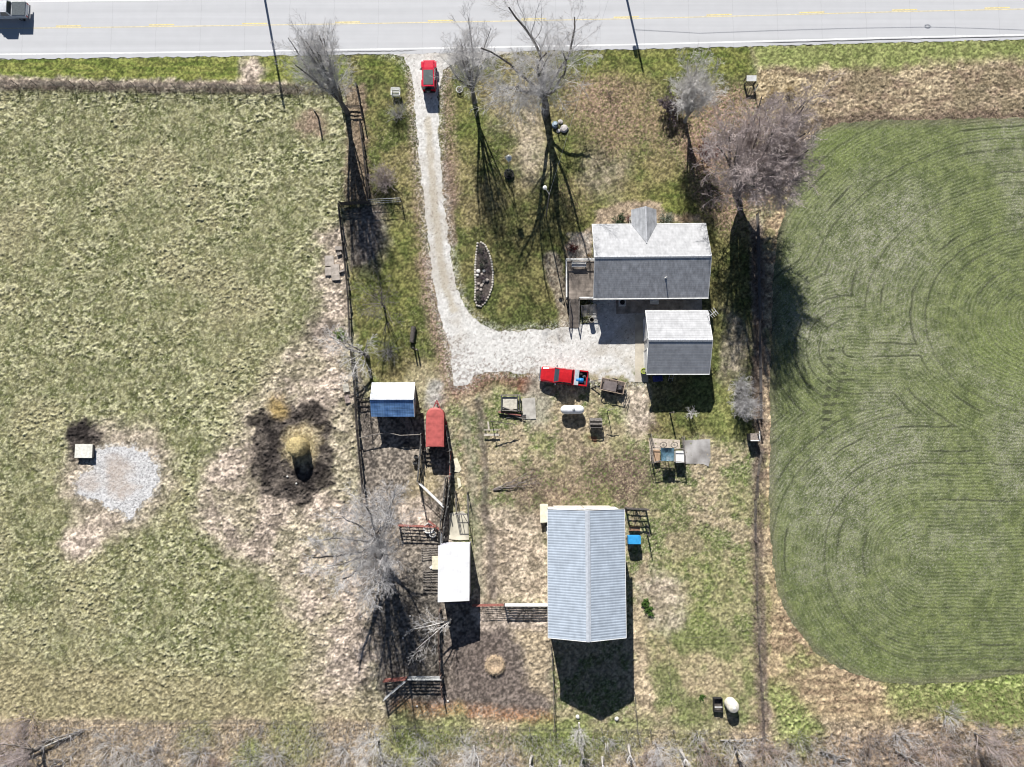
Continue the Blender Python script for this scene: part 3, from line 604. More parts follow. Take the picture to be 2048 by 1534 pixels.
for wx_ in (hx0 + 2, hx0 + 3.6, hx1 - 2, hx1 - 4.4): opening(house, 'window', (wx_, hy1 - .45, 2.2), (1.1, 1.2), M_white(), M_glass(), (0, 1, 0))
for wx_ in (hx0 + 1.5, hx0 + 5, hx1 - 3.2): opening(house, 'window', (wx_, hy0 + .45, 2.2), (1.1, 1.2), M_white(), M_glass(), (0, -1, 0))
opening(house, 'window', (hx1 - .45, ym - 1.5, 2.2), (1.1, 1.2), M_white(), M_glass(), (1, 0, 0)); opening(house, 'window', (hx1 - .45, ym + 2, 2.2), (1.1, 1.2), M_white(), M_glass(), (1, 0, 0))
opening(house, 'door', (hx0 + .45, ym - 1.6, 2.1), (1.7, 2.1), M_white(), M_glass(), (-1, 0, 0))
opening(house, 'door', (hx0 + 7.6, hy0 + .45, 1.75), (.95, 2.1), M_white(), M_white(), (0, -1, 0))
opening(house, 'door', (pm, hy1 - .45, 1.75), (.95, 2.1), M_white(), M_white(), (0, 1, 0))
vx = W(1334, 553, 5.2)
def onroof(p): return hz + (p.y - hy0) * slp if p.y < ym else hz + (hy1 - p.y) * slp
v0 = Vector((vx.x, vx.y, onroof(vx))); MB().tube(v0 - Vector((0, 0, .1)), v0 + Vector((0, 0, .55)), .06, n=10).lathe([(.16, 0), (.07, .12)], (v0.x, v0.y, v0.z), 10).build('vent_pipe', mat('pale vent pipe', (.6, .6, .58)), house)
house.rotation_euler.z = math.radians(.5)
# deck
DZ = 1.05; dx0, dx1 = W(1131, 560, DZ).x, W(1190, 560, DZ).x; dy1, dy0 = W(1150, 521, DZ).y, W(1150, 599, DZ).y
deck = thing('wooden_deck', 'weathered wooden deck with white railing against the west end of the house', 'deck', Vector(((dx0 + dx1) / 2, (dy0 + dy1) / 2, 0)))
mdeck = banded('deck boards', (.24, .205, .175), 0, .14, depth=.5, rough=.9, var=.3, streaks=.08)
MB().box(((dx0 + dx1) / 2, (dy0 + dy1) / 2, DZ - .07), (dx1 - dx0, dy1 - dy0, .14)).build('deck_floor', mdeck, deck)
for xx_ in (dx0 + .1, (dx0 + dx1) / 2, dx1 - .3):
    for yy_ in (dy0 + .1, dy1 - .1): MB().bar((xx_, yy_, -.1), (xx_, yy_, DZ - .14), .12).build('deck_post', M_weather(), deck)
def railing(root, a, b, z0, h=.95, gap=.13, m=None, w=.14, name='railing'):
    mb = MB(); a = Vector(a); b = Vector(b); L = (b - a).length; za = z0 if isinstance(z0, tuple) else (z0, z0)
    f = lambda t, z: Vector((a.x + (b.x - a.x) * t, a.y + (b.y - a.y) * t, za[0] + (za[1] - za[0]) * t + z))
    mb.bar(f(0, h), f(1, h), w, .05); mb.bar(f(0, .12), f(1, .12), .06, .05)
    n = max(1, int(L / gap))
    for i in range(n + 1): mb.bar(f(i / n, .14), f(i / n, h - .025), .04)
    for i in range(int(L / 1.8) + 1):
        t = i / max(1, int(L / 1.8)); mb.bar(f(t, 0), f(t, h + .06), .11)
    return mb.build(name, m or M_white(), root)
railing(deck, (dx0 + .05, dy1 - .06, 0), (dx1 - .05, dy1 - .06, 0), DZ)
railing(deck, (dx0 + .06, dy0 + .15, 0), (dx0 + .06, dy1 - .2, 0), DZ)
railing(deck, (dx1 - 2.0, dy0 + .06, 0), (dx1 - .05, dy0 + .06, 0), DZ)
rx0, rx1 = W(1138, 600, .8).x, W(1158, 600, .8).x; ry1 = dy0 - .01; ry0 = W(1150, 656, 0).y
mb = MB(); mb.slab([(rx0, ry0, .06), (rx1, ry0, .06), (rx1, ry1, DZ), (rx0, ry1, DZ)], .08); mb.build('ramp', banded('ramp boards', (.21, .18, .155), 1, .15, depth=.5, rough=.9, var=.3), deck)
for xx_ in (rx0 + .05, rx1 - .05): railing(deck, (xx_, ry1, 0), (xx_, ry0, 0), (DZ, .06), .85, .5, M_weather(), .09)
bq = W(1158, 530, 1.6); pb = thing('patio_bench', 'white slatted bench under the north railing of the deck', 'bench', Vector((bq.x, bq.y, DZ)))
mb = MB()
for k in range(4): mb.bar((bq.x - .9, bq.y - .15 + k * .12, DZ + .45), (bq.x + .9, bq.y - .15 + k * .12, DZ + .45), .09, .03)
mb.build('seat', M_white(), pb)
mb = MB()
for k in range(3): mb.bar((bq.x - .9, bq.y + .3, DZ + .6 + .13 * k), (bq.x + .9, bq.y + .3, DZ + .6 + .13 * k), .03, .09)
mb.build('backrest', M_white(), pb)
for sx_ in (-.8, .8):
    for sy_ in (-.15, .28): MB().bar((bq.x + sx_, bq.y + sy_, DZ), (bq.x + sx_, bq.y + sy_, DZ + .46), .06).build('leg', M_white(), pb)
# garage
gz, gr = 3.0, 4.75
ax0, ax1 = W(1292.5, 685, gz).x, W(1417, 685, gz).x; ay1, ay0 = W(1350, 622, gz).y, W(1350, 747.5, gz).y
gar = thing('garage', 'detached white garage with grey shingle roof south of the farm house', 'garage', Vector(((ax0 + ax1) / 2, (ay0 + ay1) / 2, 0)))
shG = banded('garage shingles', (.42, .425, .435), 1, .30, depth=.40, rough=.95, var=.03, bump=.55, streaks=-.05, dist=.03, brick=True)
gable(gar, ax0, ax1, ay0, ay1, gz, gr, 'x', .3, siding, shG, shG)
ym = (ay0 + ay1) / 2; mb = MB()
for k in range(26):
    a = ax0 + .02 + k * (ax1 - ax0 - .04) / 26; b = a + (ax1 - ax0) / 26 - .02
    mb.slab([(a, ym, gr + .06), (b, ym, gr + .075), (b, ym + .2, gr - .03), (a, ym + .2, gr - .045)], .03); mb.slab([(a, ym - .19, gr - .035), (b, ym - .19, gr - .025), (b, ym, gr + .075), (a, ym, gr + .06)], .03)
mb.build('ridge_cap', mat('ridge shingles', ()), gar)
for xx_ in (ax0 - .03, ax1 + .03):
    mb = MB()
    for yy_ in (ay0, ay1): mb.bar((xx_, yy_, gz - .04), (xx_, ym, gr - .04), .05, .16)
    mb.build('rake_trim', M_white(), gar)
MB().bar((ax0 - .05, ay1 + .06, gz - .06), (ax1 + .05, ay1 + .06, gz - .06), .1, .13).build('gutter', M_white(), gar)
MB().bar((ax0 - .05, ay0 - .06, gz - .06), (ax1 + .05, ay0 - .06, gz - .06), .1, .13).build('gutter', M_white(), gar)
for k in (-2.0, 1.9): opening(gar, 'garage_door', (ax0 + .3, ym + k, 1.15), (2.7, 2.25), M_white(), banded('door panels', (.66, .66, .65), 2, .5, depth=.2), (-1, 0, 0))
opening(gar, 'window', (ax1 - .3, ym, 1.7), (.9, .9), M_white(), M_glass(), (1, 0, 0)); opening(gar, 'door', (ax0 + 2, ay0 + .3, 1.05), (.9, 2.05), M_white(), M_white(), (0, -1, 0))
aq = W(1416, 632, 3.6); ant = thing('tv_antenna', 'small white television antenna on the north-east corner of the garage', 'antenna', Vector((aq.x, aq.y, 2.4)))
MB().tube((aq.x, aq.y, 2.4), (aq.x, aq.y, 4.6), .03).build('mast', M_galv(), ant)
mb = MB(); mb.bar((aq.x - .1, aq.y - .2, 4.5), (aq.x + .7, aq.y + .45, 4.5), .05)
for k in range(4): 
    t = k / 3; cx_, cy_ = aq.x + .7 * t, aq.y + .45 * t; mb.bar((cx_ - .3, cy_ + .4, 4.52), (cx_ + .3, cy_ - .4, 4.52), .035)
mb.build('element', mat('pale aluminium', (.7, .7, .7), .4), ant)
# barn
bz, br = 6.0, 7.65
bx0, bx1 = W(1096, 1150, bz).x, W(1250.5, 1150, bz).x; by1, by0 = W(1170, 1018.5, bz).y, W(1170, 1275.5, bz).y
barn = thing('pole_barn', 'long pole barn with pale ribbed metal roof, ridge running away from the road', 'barn', Vector(((bx0 + bx1) / 2, (by0 + by1) / 2, 0)))
rib = banded('ribbed roof steel', (.42, .48, .55), 1, .30, depth=.36, rough=.45, metal=0.0, var=.02, streaks=-.09, bump=.8, dist=.05, spec=.5)
wallm = banded('pale wall steel', (.66, .65, .62), 0, .4, depth=.15, rough=.6, var=.06)
gable(barn, bx0, bx1, by0, by1, bz, br, 'y', .22, wallm, rib, rib, t=.06)
xm = (bx0 + bx1) / 2
mb = MB(); mb.slab([(xm - .28, by0 - .03, br - .035), (xm, by0 - .03, br + .05), (xm, by1 + .03, br + .05), (xm - .28, by1 + .03, br - .035)], .02); mb.slab([(xm + .004, by0 - .03, br + .05), (xm + .28, by0 - .03, br - .035), (xm + .28, by1 + .03, br - .035), (xm + .004, by1 + .03, br + .05)], .02)
mb.build('ridge_cap', mat('ridge steel', (.46, .49, .53), .5, .1, var=.05), barn)
for (xa, xb) in ((bx0, xm), (bx1, xm)):
    for yy_ in (by0 - .02, by1 + .02): MB().bar((xa, yy_, bz - .02), (xb, yy_, br - .02), .05, .14).build('rake_trim', M_white(), barn)
for xx_ in (bx0 - .03, bx1 + .03): MB().bar((xx_, by0, bz - .04), (xx_, by1, bz - .04), .05, .12).build('eave_trim', M_white(), barn)
for k in (-1.75, 1.75): 
    d_ = MB().box((xm + k, by1 - .12, 2.3), (3.4, .09, 4.5)).build('sliding_door', mat('cream door steel', (.60, .54, .46), .6, var=.15), barn)
MB().box((xm, by1 - .06, 4.7), (7.4, .14, .18)).build('door_track', M_white(), barn)
opening(barn, 'door', (bx0 + .22, by1 - 3, 1.05), (.9, 2.05), M_white(), M_white(), (-1, 0, 0))
# blue roofed shed
sz, sr = 2.5, 3.5
s0, s1 = W(743, 800, sz).x, W(829, 800, sz).x; t1, t0 = W(787, 765, sz).y, W(787, 833.5, sz).y
shed = thing('animal_shed', 'small shed with one white and one faded blue metal roof slope', 'shed', Vector(((s0 + s1) / 2, (t0 + t1) / 2, 0)))
blue = banded('faded blue roof steel', (.15, .27, .46), 0, .30, depth=.25, rough=.5, var=.5, bump=.4, dist=.03, spec=.4, col2=(.07, .17, .38), streaks=.22)
glare_white = banded('glare white roof steel', (.66, .69, .72), 0, .30, depth=.12, rough=.5, var=.06, bump=.25, dist=.02)  # sun glare on the blue roof's north slope, put into the colour as white
wallr = banded('barn board siding', (.55, .53, .5), 0, .22, depth=.3, rough=.85, var=.15)
gable(shed, s0, s1, t0, t1, sz, sr, 'x', .2, wallr, glare_white, blue, t=.06)
for yy_ in (t0, t1): MB().bar((s1 + .02, yy_, sz), (s1 + .02, (t0 + t1) / 2, sr), .06, .14).build('rake_trim', M_white(), shed)
MB().bar((s0, (t0 + t1) / 2, sr + .02), (s1, (t0 + t1) / 2, sr + .02), .18, .05).build('ridge_cap', glare_white, shed)
opening(shed, 'door', (s0 + 3.5, t0 + .2, 1.0), (1.1, 1.9), M_white(), M_dark(), (0, -1, 0)); opening(shed, 'window', (s1 - .2, (t0 + t1) / 2, 1.5), (.7, .7), M_white(), M_glass(), (1, 0, 0))
# white loafing shed: mono-pitch, high side west, open south
q0, q1 = W(876, 1150, 4.5).x, W(939, 1150, 3.7).x; v1, v0_ = W(906, 1090, 4.1).y, W(906, 1203, 4.1).y
ls = thing('loafing_shed', 'open-ended lean-to shed with plain white metal roof west of the barn', 'shed', Vector(((q0 + q1) / 2, (v1 + v0_) / 2, 0)))
w2 = banded('bright white roof steel', (.82, .82, .82), 0, .4, depth=.04, rough=.5, var=.01, streaks=-.12, bump=.12, dist=.01)
MB().slab([(q0, v0_, 4.5), (q1, v0_, 3.75), (q1, v1, 3.75), (q0, v1, 4.5)], .07).build('roof', w2, ls)
mb = MB(); mb.box((q1 - .12, (v0_ + v1) / 2, 1.8), (.08, v1 - v0_ - .3, 3.6)); mb.build('wall', mat('shed side steel', (.45, .45, .5), .6, var=.1), ls)
mb = MB(); P = [(q0 + .15, v1 - .2, 0), (q1 - .17, v1 - .2, 0), (q1 - .17, v1 - .2, 3.68), (q0 + .15, v1 - .2, 4.38)]; mb.add(P + [(p[0], p[1] - .06, p[2]) for p in P], [(0, 1, 2, 3), (7, 6, 5, 4), (0, 4, 5, 1), (2, 6, 7, 3)]); mb.build('wall', mat('shed side steel', ()), ls)
mb = MB(); mb.box((q0 + .12, (v0_ + v1) / 2, 2.15), (.06, v1 - v0_ - .3, 4.3)); mb.build('wall', mat('shed side steel', ()), ls)
for xx_, h_ in ((q0 + .2, 4.3), (q1 - .25, 3.6)): MB().bar((xx_, v0_ + .15, 0), (xx_, v0_ + .15, h_), .16).build('post', M_weather(), ls)
lb = W(916, 1214, 2.4); MB().bar((q0 + 1.2, v0_ - .55, 2.4), (q1 - .1, v0_ - .55, 2.4), .07, .16).bar((q0 + 1.2, v0_ - .55, 0), (q0 + 1.2, v0_ - .55, 2.4), .1).bar((q1 - .1, v0_ - .55, 0), (q1 - .1, v0_ - .55, 2.4), .1).build('front_rail', mat('purple-grey board', (.12, .10, .15), .8), ls)

# ---------------------------------------------------------------- vehicles
def ring(x, wb, wt, z0, zm, z1, cr=.10):
    return [(x, -wb + .06, z0), (x, -wb, z0 + .1), (x, -wb, zm), (x, -wt - .01, z1 - cr * .5), (x, -wt + cr, z1), (x, wt - cr, z1), (x, wt + .01, z1 - cr * .5), (x, wb, zm), (x, wb, z0 + .1), (x, wb - .06, z0)]
def wheel(root, x, y, r=.37, w=.25):
    h = MB(); h.lathe([(r * .55, -w / 2), (r, -w / 2 + .03), (r, w / 2 - .03), (r * .55, w / 2)], (x, y, r), 20, 'y'); o = h.build('wheel', M_black(), root, local=True, smooth=False)
    MB().lathe([(r * .5, -w / 2 - .01), (r * .54, 0), (r * .5, w / 2 + .01)], (x, y, r), 14, 'y').build('rim', M_chrome(), o, local=True); return o
def vehicle_common(root, L, w, paint):
    for sx_ in (L * .5 - .85, -L * .5 + .95):
        for sy_ in (-1, 1): wheel(root, sx_, sy_ * (w - .13))
    for sy_ in (-1, 1):
        MB().box((L / 2 + .0, sy_ * (w - .25), .80), (.10, .34, .18)).build('headlight', mat('headlight glass', (.7, .7, .68), .15), root, local=True, bevel=.02)
        MB().box((-L / 2 - .0, sy_ * (w - .14), .85), (.08, .16, .34)).build('taillight', mat('red lens', (.45, .01, .01), .3), root, local=True, bevel=.015)
    MB().box((L / 2 + .07, 0, .50), (.16, 2 * w - .1, .22)).build('bumper', M_chrome(), root, local=True, bevel=.04)
    MB().box((-L / 2 - .07, 0, .50), (.16, 2 * w - .1, .22)).build('bumper', M_chrome(), root, local=True, bevel=.04)
def car_paint(name, col, rough=.22): 
    m = mat(name, col, rough, var=.05, spec=.6); m.node_tree.nodes['Principled BSDF'].inputs['Coat Weight'].default_value = .5; return m
red = car_paint('red car paint', (.50, .008, .03))
red2 = car_paint('brick red car paint', (.46, .014, .018))
def cabin(root, xf, xr, wb, wt, zb, zt, rake_f, rake_r, paint, topcol=None, side=True):
    """greenhouse: dark glass all round, painted roof and pillars"""
    g = MB(); A = [(xf, wb, zb), (xf - rake_f, wt, zt), (xr + rake_r, wt, zt), (xr, wb, zb)]
    P = [(a[0], -a[1], a[2]) for a in A] + [(a[0], a[1], a[2]) for a in A]
    g.add(P, [(0, 1, 2, 3), (7, 6, 5, 4), (0, 4, 5, 1), (2, 6, 7, 3), (1, 5, 6, 2), (3, 7, 4, 0)]); g.build('windows', M_glass(), root, local=True)
    for s_ in (-1, 1):
        p = MB()
        p.bar((xf, s_ * wb, zb), (xf - rake_f, s_ * wt, zt), .09); p.bar((xr, s_ * wb, zb), (xr + rake_r, s_ * wt, zt), .11)
        for t in (.42, ): p.bar((xf + (xr - xf) * t, s_ * (wb + .005), zb), (xf - rake_f + (xr + rake_r - xf + rake_f) * t, s_ * (wt + .005), zt), .08)
        p.bar((xf - rake_f, s_ * (wt + .006), zt), (xr + rake_r, s_ * (wt + .006), zt), .07); p.build('window_frame', paint, root, local=True)
    r = MB(); x0_, x1_ = xf - rake_f + .05, xr + rake_r - .05
    r.loft([[(x, -wt - .03, zt - .04), (x, -wt + .03, zt + .03), (x, -wt * .5, zt + .07), (x, wt * .5, zt + .07), (x, wt - .03, zt + .03), (x, wt + .03, zt - .04)] for x in (x0_, x1_)])
    return r.build('roof', topcol or paint, root, local=True)
# red off-roader on the drive, nose to the road
c = W(859.5, 157, 0); suv = thing('off_road_car', 'red off-road car with black soft roof at the top of the gravel drive', 'car', Vector((c.x, c.y, .02)), math.radians(91))
L = 4.1; w = .86
b = MB(); b.loft([ring(x, wb, wt, .45, zm, z1) for x, wb, wt, zm, z1 in ((-2.05, .84, .82, .9, 1.08), (-1.2, .86, .84, .95, 1.12), (.55, .86, .84, .95, 1.12), (.75, .80, .70, .95, 1.14), (1.75, .70, .62, .95, 1.10), (1.9, .66, .58, .9, 1.02))]); b.build('body', red, suv, local=True)
for s_ in (-1, 1):
    for x in (1.30, -1.15): f = MB(); f.loft([[(x - .50, s_ * .62, .62), (x - .50, s_ * .98, .62), (x - .50, s_ * .98, .74), (x - .50, s_ * .62, .74)], [(x - .34, s_ * .62, .86), (x - .34, s_ * .99, .86), (x - .34, s_ * .99, .98), (x - .34, s_ * .62, .98)], [(x + .36, s_ * .62, .86), (x + .36, s_ * .99, .86), (x + .36, s_ * .99, .98), (x + .36, s_ * .62, .98)], [(x + .60, s_ * .62, .66), (x + .60, s_ * .98, .66), (x + .60, s_ * .98, .78), (x + .60, s_ * .62, .78)]]); f.build('fender', red, suv, local=True)
ts = mat('black soft top', (.022, .025, .028), .75, var=.2, scale=5, bump=.2)
rf = cabin(suv, .72, -2.02, .82, .72, 1.1, 1.74, .28, .08, red, red)
MB().box((-.80, 0, 1.815), (1.98, 1.22, .03)).build('roof_panel', mat('dark roof vinyl', (.045, .065, .068), .6, var=.15), suv, local=True, bevel=.01)
for s_ in (-1, 1): 
    for x in (1.25, -1.15): wheel(suv, x, s_ * .80, .41, .28)
    MB().box((.62, s_ * 1.0, 1.22), (.10, .20, .16)).build('mirror', M_black(), suv, local=True, bevel=.02)
    MB().lathe([(.11, 0), (.11, .05)], (1.88, s_ * .42, .85), 12, 'x').build('headlight', mat('headlight glass', ()), suv, local=True)
    MB().box((-2.06, s_ * .72, .85), (.06, .14, .24)).build('taillight', mat('red lens', ()), suv, local=True)
MB().box((2.02, 0, .62), (.14, 1.5, .18)).build('bumper', red, suv, local=True, bevel=.03); MB().box((-2.16, 0, .58), (.14, 1.5, .18)).build('bumper', M_black(), suv, local=True, bevel=.03)
sp = MB().lathe([(.20, -.12), (.38, -.10), (.38, .10), (.20, .12)], (-2.22, .1, 1.02), 20, 'x').build('spare_wheel', M_black(), suv, local=True); MB().lathe([(.19, -.13), (.19, .03)], (-2.22, .1, 1.02), 12, 'x').build('rim', M_chrome(), sp, local=True)
# pickups
def pickup(name, label, c, rz, paint, L=5.8, w=.98, bedcover=None, xcab=(1.25, -1.05)):
    r = thing(name, label, 'pickup truck', Vector((c.x, c.y, .02)), rz)
    xb = xcab[1] - .12
    b = MB(); b.loft([ring(x, wb, wt, .48, zm, z1) for x, wb, wt, zm, z1 in ((xb, w, w - .03, .95, 1.14), (xcab[0], w, w - .03, .98, 1.18), (L / 2 - .9, w, w - .14, .98, 1.16), (L / 2 - .25, w - .05, w - .2, .95, 1.08), (L / 2, w - .14, w - .28, .85, .95))]); b.build('body', paint, r, local=True)
    bb = MB(); x0_, x1_ = -L / 2, xb - .03
    bb.box(((x0_ + x1_) / 2, 0, .72), (x1_ - x0_, 2 * w - .08, .16))
    for s_ in (-1, 1): bb.box(((x0_ + x1_) / 2, s_ * (w - .10), .93), (x1_ - x0_, .18, .60))
    bb.box((x1_ - .05, 0, .93), (.09, 2 * w - .39, .58)); bb.build('truck_bed', paint, r, local=True, bevel=.012)
    MB().box((x0_ + .02, 0, .92), (.07, 2 * w - .40, .54)).build('tailgate', paint, r, local=True, bevel=.015)
    MB().box(((x0_ + x1_) / 2 - .0, 0, .81), (x1_ - x0_ - .24, 2 * w - .40, .025)).build('bed_liner', mat('dark bed liner', (.035, .035, .038), .8, var=.3), r, local=True)
    cabin(r, xcab[0], xcab[1], w - .06, w - .22, 1.16, 1.74, .62, .22, paint)
    for s_ in (-1, 1): MB().box((xcab[0] - .25, s_ * (w + .14), 1.22), (.14, .24, .17)).build('mirror', M_chrome(), r, local=True, bevel=.02)
    vehicle_common(r, L, w, paint)
    if bedcover: MB().box(((x0_ + x1_) / 2, 0, 1.25), (x1_ - x0_ - .02, 2 * w - .1, .05)).build('bed_cover', bedcover, r, local=True, bevel=.015)
    return r, x0_, x1_
c = W(1127, 754, 0); RZ = math.radians(180 - 6.5)
tr, tx0, tx1 = pickup('pickup_truck', 'red pickup truck with silver toolbox parked at the edge of the gravel yard', c, RZ, red2)
def at(root, x, y, z):
    a = root.rotation_euler.z; return Vector((root.location.x + x * math.cos(a) - y * math.sin(a), root.location.y + x * math.sin(a) + y * math.cos(a), root.location.z + z))
tb = thing('toolbox', 'silver tread-plate toolbox across the front of the red truck bed', 'toolbox', at(tr, tx1 - .32, 0, 1.0), RZ)
MB().box((0, 0, .12), (.50, 1.86, .42)).build('box', mat('bright aluminium', (.55, .60, .63), .4, .4, var=.1), tb, local=True, bevel=.015)
MB().box((0, 0, .36), (.54, 1.92, .05)).build('lid', mat('bright aluminium', ()), tb, local=True, bevel=.012)
db = thing('plastic_drum', 'blue plastic drum lying in the bed of the red truck', 'drum', at(tr, -1.95, .30, .84), RZ)
MB().lathe([(.05, -.47), (.27, -.46), (.30, -.42), (.30, -.17), (.315, -.15), (.30, -.13), (.30, .13), (.315, .15), (.30, .17), (.30, .42), (.27, .46), (.05, .47)], (0, 0, .31), 24, 'x').build('barrel', mat('blue plastic', (.02, .20, .48), .4, var=.15), db, local=True, smooth=True)
MB().lathe([(.05, .465), (.05, .49)], (0, .14, .40), 10, 'x').build('cap', M_white(), db, local=True)
jc = thing('fuel_can', 'small red fuel can beside the blue drum in the truck bed', 'fuel can', at(tr, -1.35, .62, .84), RZ + .3)
MB().box((0, 0, .15), (.30, .22, .30)).build('can', mat('red plastic', (.55, .05, .02), .5), jc, local=True, bevel=.03); MB().bar((-.1, 0, .38), (.1, 0, .38), .03).bar((-.1, 0, .30), (-.1, 0, .38), .03).bar((.1, 0, .30), (.1, 0, .38), .03).build('handle', mat('red plastic', ()), jc, local=True)
for k, (x, y, s_, cc, lb) in enumerate(((-1.45, -.45, .5, (.05, .07, .14), 'dark blue crate at the front of the truck bed behind the toolbox'), (-2.0, -.5, .42, (.03, .03, .035), 'black tool case along the north side of the truck bed'), (-2.45, -.25, .34, (.12, .12, .13), 'small grey case against the tailgate of the red truck'))):
    bx = thing('storage_box', lb, 'box', at(tr, x, y, .84), RZ + .2 * k)
    MB().box((0, 0, .14), (s_, s_ * .7, .28)).build('case', mat('case %s' % ['blue', 'black', 'grey'][k], cc, .6, var=.3), bx, local=True, bevel=.02)
    MB().bar((-.08, 0, .30), (.08, 0, .30), .03, .04).build('handle', M_black(), bx, local=True)
c = W(20, 29, 0)
silver = car_paint('silver white paint', (.55, .57, .60), .3)
pickup('pickup_truck', 'silver-white pickup truck with grey bed cover driving west on the highway', c, math.radians(180.5), silver, L=5.7, bedcover=mat('dark bed cover', (.07, .085, .095), .7, var=.1, scale=4), xcab=(1.2, -.95))
# utility trailer
c = W(1223, 773, 0); RT = math.radians(180 - 12)
ut = thing('utility_trailer', 'small black utility trailer hitched behind the red truck', 'trailer', Vector((c.x, c.y, 0)), RT)
MB().box((0, 0, .60), (2.9, 1.5, .08)).build('deck', mat('trailer floor', (.10, .08, .07), .85, var=.4), ut, local=True)
mb = MB()
for s_ in (-1, 1):
    mb.bar((-1.45, s_ * .75, 1.05), (1.45, s_ * .75, 1.05), .07)
    for x in (-1.42, -.5, .5, 1.42): mb.bar((x, s_ * .75, .56), (x, s_ * .75, 1.05), .06)
for x in (-1.45, 1.45): mb.bar((x, -.75, 1.05), (x, .75, 1.05), .07)
mb.build('side_rail', mat('rusty tan rail', (.38, .29, .22), .8, var=.3), ut, local=True)
MB().bar((1.45, .6, .5), (2.75, 0, .5), .08).bar((1.45, -.6, .5), (2.75, 0, .5), .08).build('tongue', M_steel(), ut, local=True)
MB().bar((2.2, .0, .5), (2.2, .0, .02), .06).build('jack', M_steel(), ut, local=True)
mb = MB()
for y in (-.6, -.2, .2, .6): mb.bar((-1.5, y, .62), (-1.75, y, 1.35), .05)
mb.bar((-1.5, -.72, .62), (-1.5, .72, .62), .06); mb.bar((-1.75, -.72, 1.35), (-1.75, .72, 1.35), .06); mb.build('tail_ramp', M_steel(), ut, local=True)
for s_ in (-1, 1): wheel(ut, -.2, s_ * .92, .33, .2)
cr = thing('flat_crate', 'grey-lidded flat box riding in the utility trailer', 'box', at(ut, .28, .08, .64), RT)
MB().box((0, 0, .17), (1.55, 1.1, .34)).build('box', mat('dark box side', (.09, .08, .08), .8), cr, local=True, bevel=.02); MB().box((0, 0, .36), (1.6, 1.15, .04)).build('lid', mat('grey-brown lid', (.155, .13, .125), .75, var=.2, scale=1.5), cr, local=True, bevel=.01)
cr = thing('engine_block', 'dark machine part standing in the tail of the utility trailer', 'machine', at(ut, -.95, .05, .64), RT)
MB().box((0, 0, .2), (.55, .7, .40), 0, .8).build('casing', mat('dark machine', (.05, .045, .05), .6, var=.5, scale=9), cr, local=True, bevel=.04); MB().lathe([(.12, 0), (.12, .1)], (.0, .1, .40), 12).build('cover', M_steel(), cr, local=True)
# stock trailer
x0s, x1s = W(852, 850, 2.2).x, W(888.5, 850, 2.2).x; xs_ = (x0s + x1s) / 2; ys1, ys0 = W(870, 815, 2.2).y, W(870, 894, 2.2).y; hwd = (x1s - x0s) / 2
st = thing('stock_trailer', 'red livestock trailer with rounded nose and faded pink-red roof', 'trailer', Vector((xs_, (ys0 + ys1) / 2, 0)))
redp = mat('faded red trailer paint', (.42, .095, .085), .6, var=.08, scale=2)
def plan(z, k, r=.75):
    pts = [(xs_ - hwd * k, ys0 + (1 - k) * .3, z)]; n = 10
    for i in range(n + 1):
        a = math.pi - math.pi * i / n; ex = math.copysign(abs(math.cos(a)) ** .75, math.cos(a))
        pts.append((xs_ + hwd * k * ex, ys1 - 1.1 + 1.1 * k * math.sin(a) ** .9 if math.sin(a) > 1e-6 else ys1 - 1.1, z))
    pts.append((xs_ + hwd * k, ys0 + (1 - k) * .3, z)); return pts
MB().loft([plan(.55, .98), plan(.6, 1), plan(2.2, 1)]).build('body', mat('dark red trailer side', (.26, .03, .035), .6, var=.2), st)
MB().loft([plan(2.203, 1.0), plan(2.30, .97), plan(2.38, .80), plan(2.40, .4)]).build('roof', redp, st)
mb = MB()
for k in range(5): mb.bar((xs_ - hwd * .8, ys0 + .3 + k * .85, 2.39), (xs_ + hwd * .8, ys0 + .3 + k * .85, 2.39), .05, .03)
mb.build('roof_bow', redp, st)
MB().bar((xs_ - .5, ys1 - .2, .55), (xs_, ys1 + 1.0, .55), .1).bar((xs_ + .5, ys1 - .2, .55), (xs_, ys1 + 1.0, .55), .1).bar((xs_, ys1 + .6, .0), (xs_, ys1 + .6, 1.0), .09).build('tongue', mat('dark red trailer side', ()), st)
for s_ in (-1, 1):
    for k in (-.45, .45): 
        o = MB().lathe([(.2, -.11), (.36, -.1), (.36, .1), (.2, .11)], (xs_ + s_ * (hwd + .06), (ys0 + ys1) / 2 + k - .2, .36), 18, 'x').build('wheel', M_black(), st)
    MB().box((xs_ + s_ * (hwd + .07), (ys0 + ys1) / 2 - .2, .82), (.24, 1.8, .06)).build('fender', mat('dark red trailer side', ()), st)
    mb = MB()
    for k in range(3): mb.bar((xs_ + s_ * (hwd + .012), ys0 + .2, 1.35 + .25 * k), (xs_ + s_ * (hwd + .012), ys1 - 1.2, 1.35 + .25 * k), .02, .1)
    mb.build('side_slat', M_black(), st)
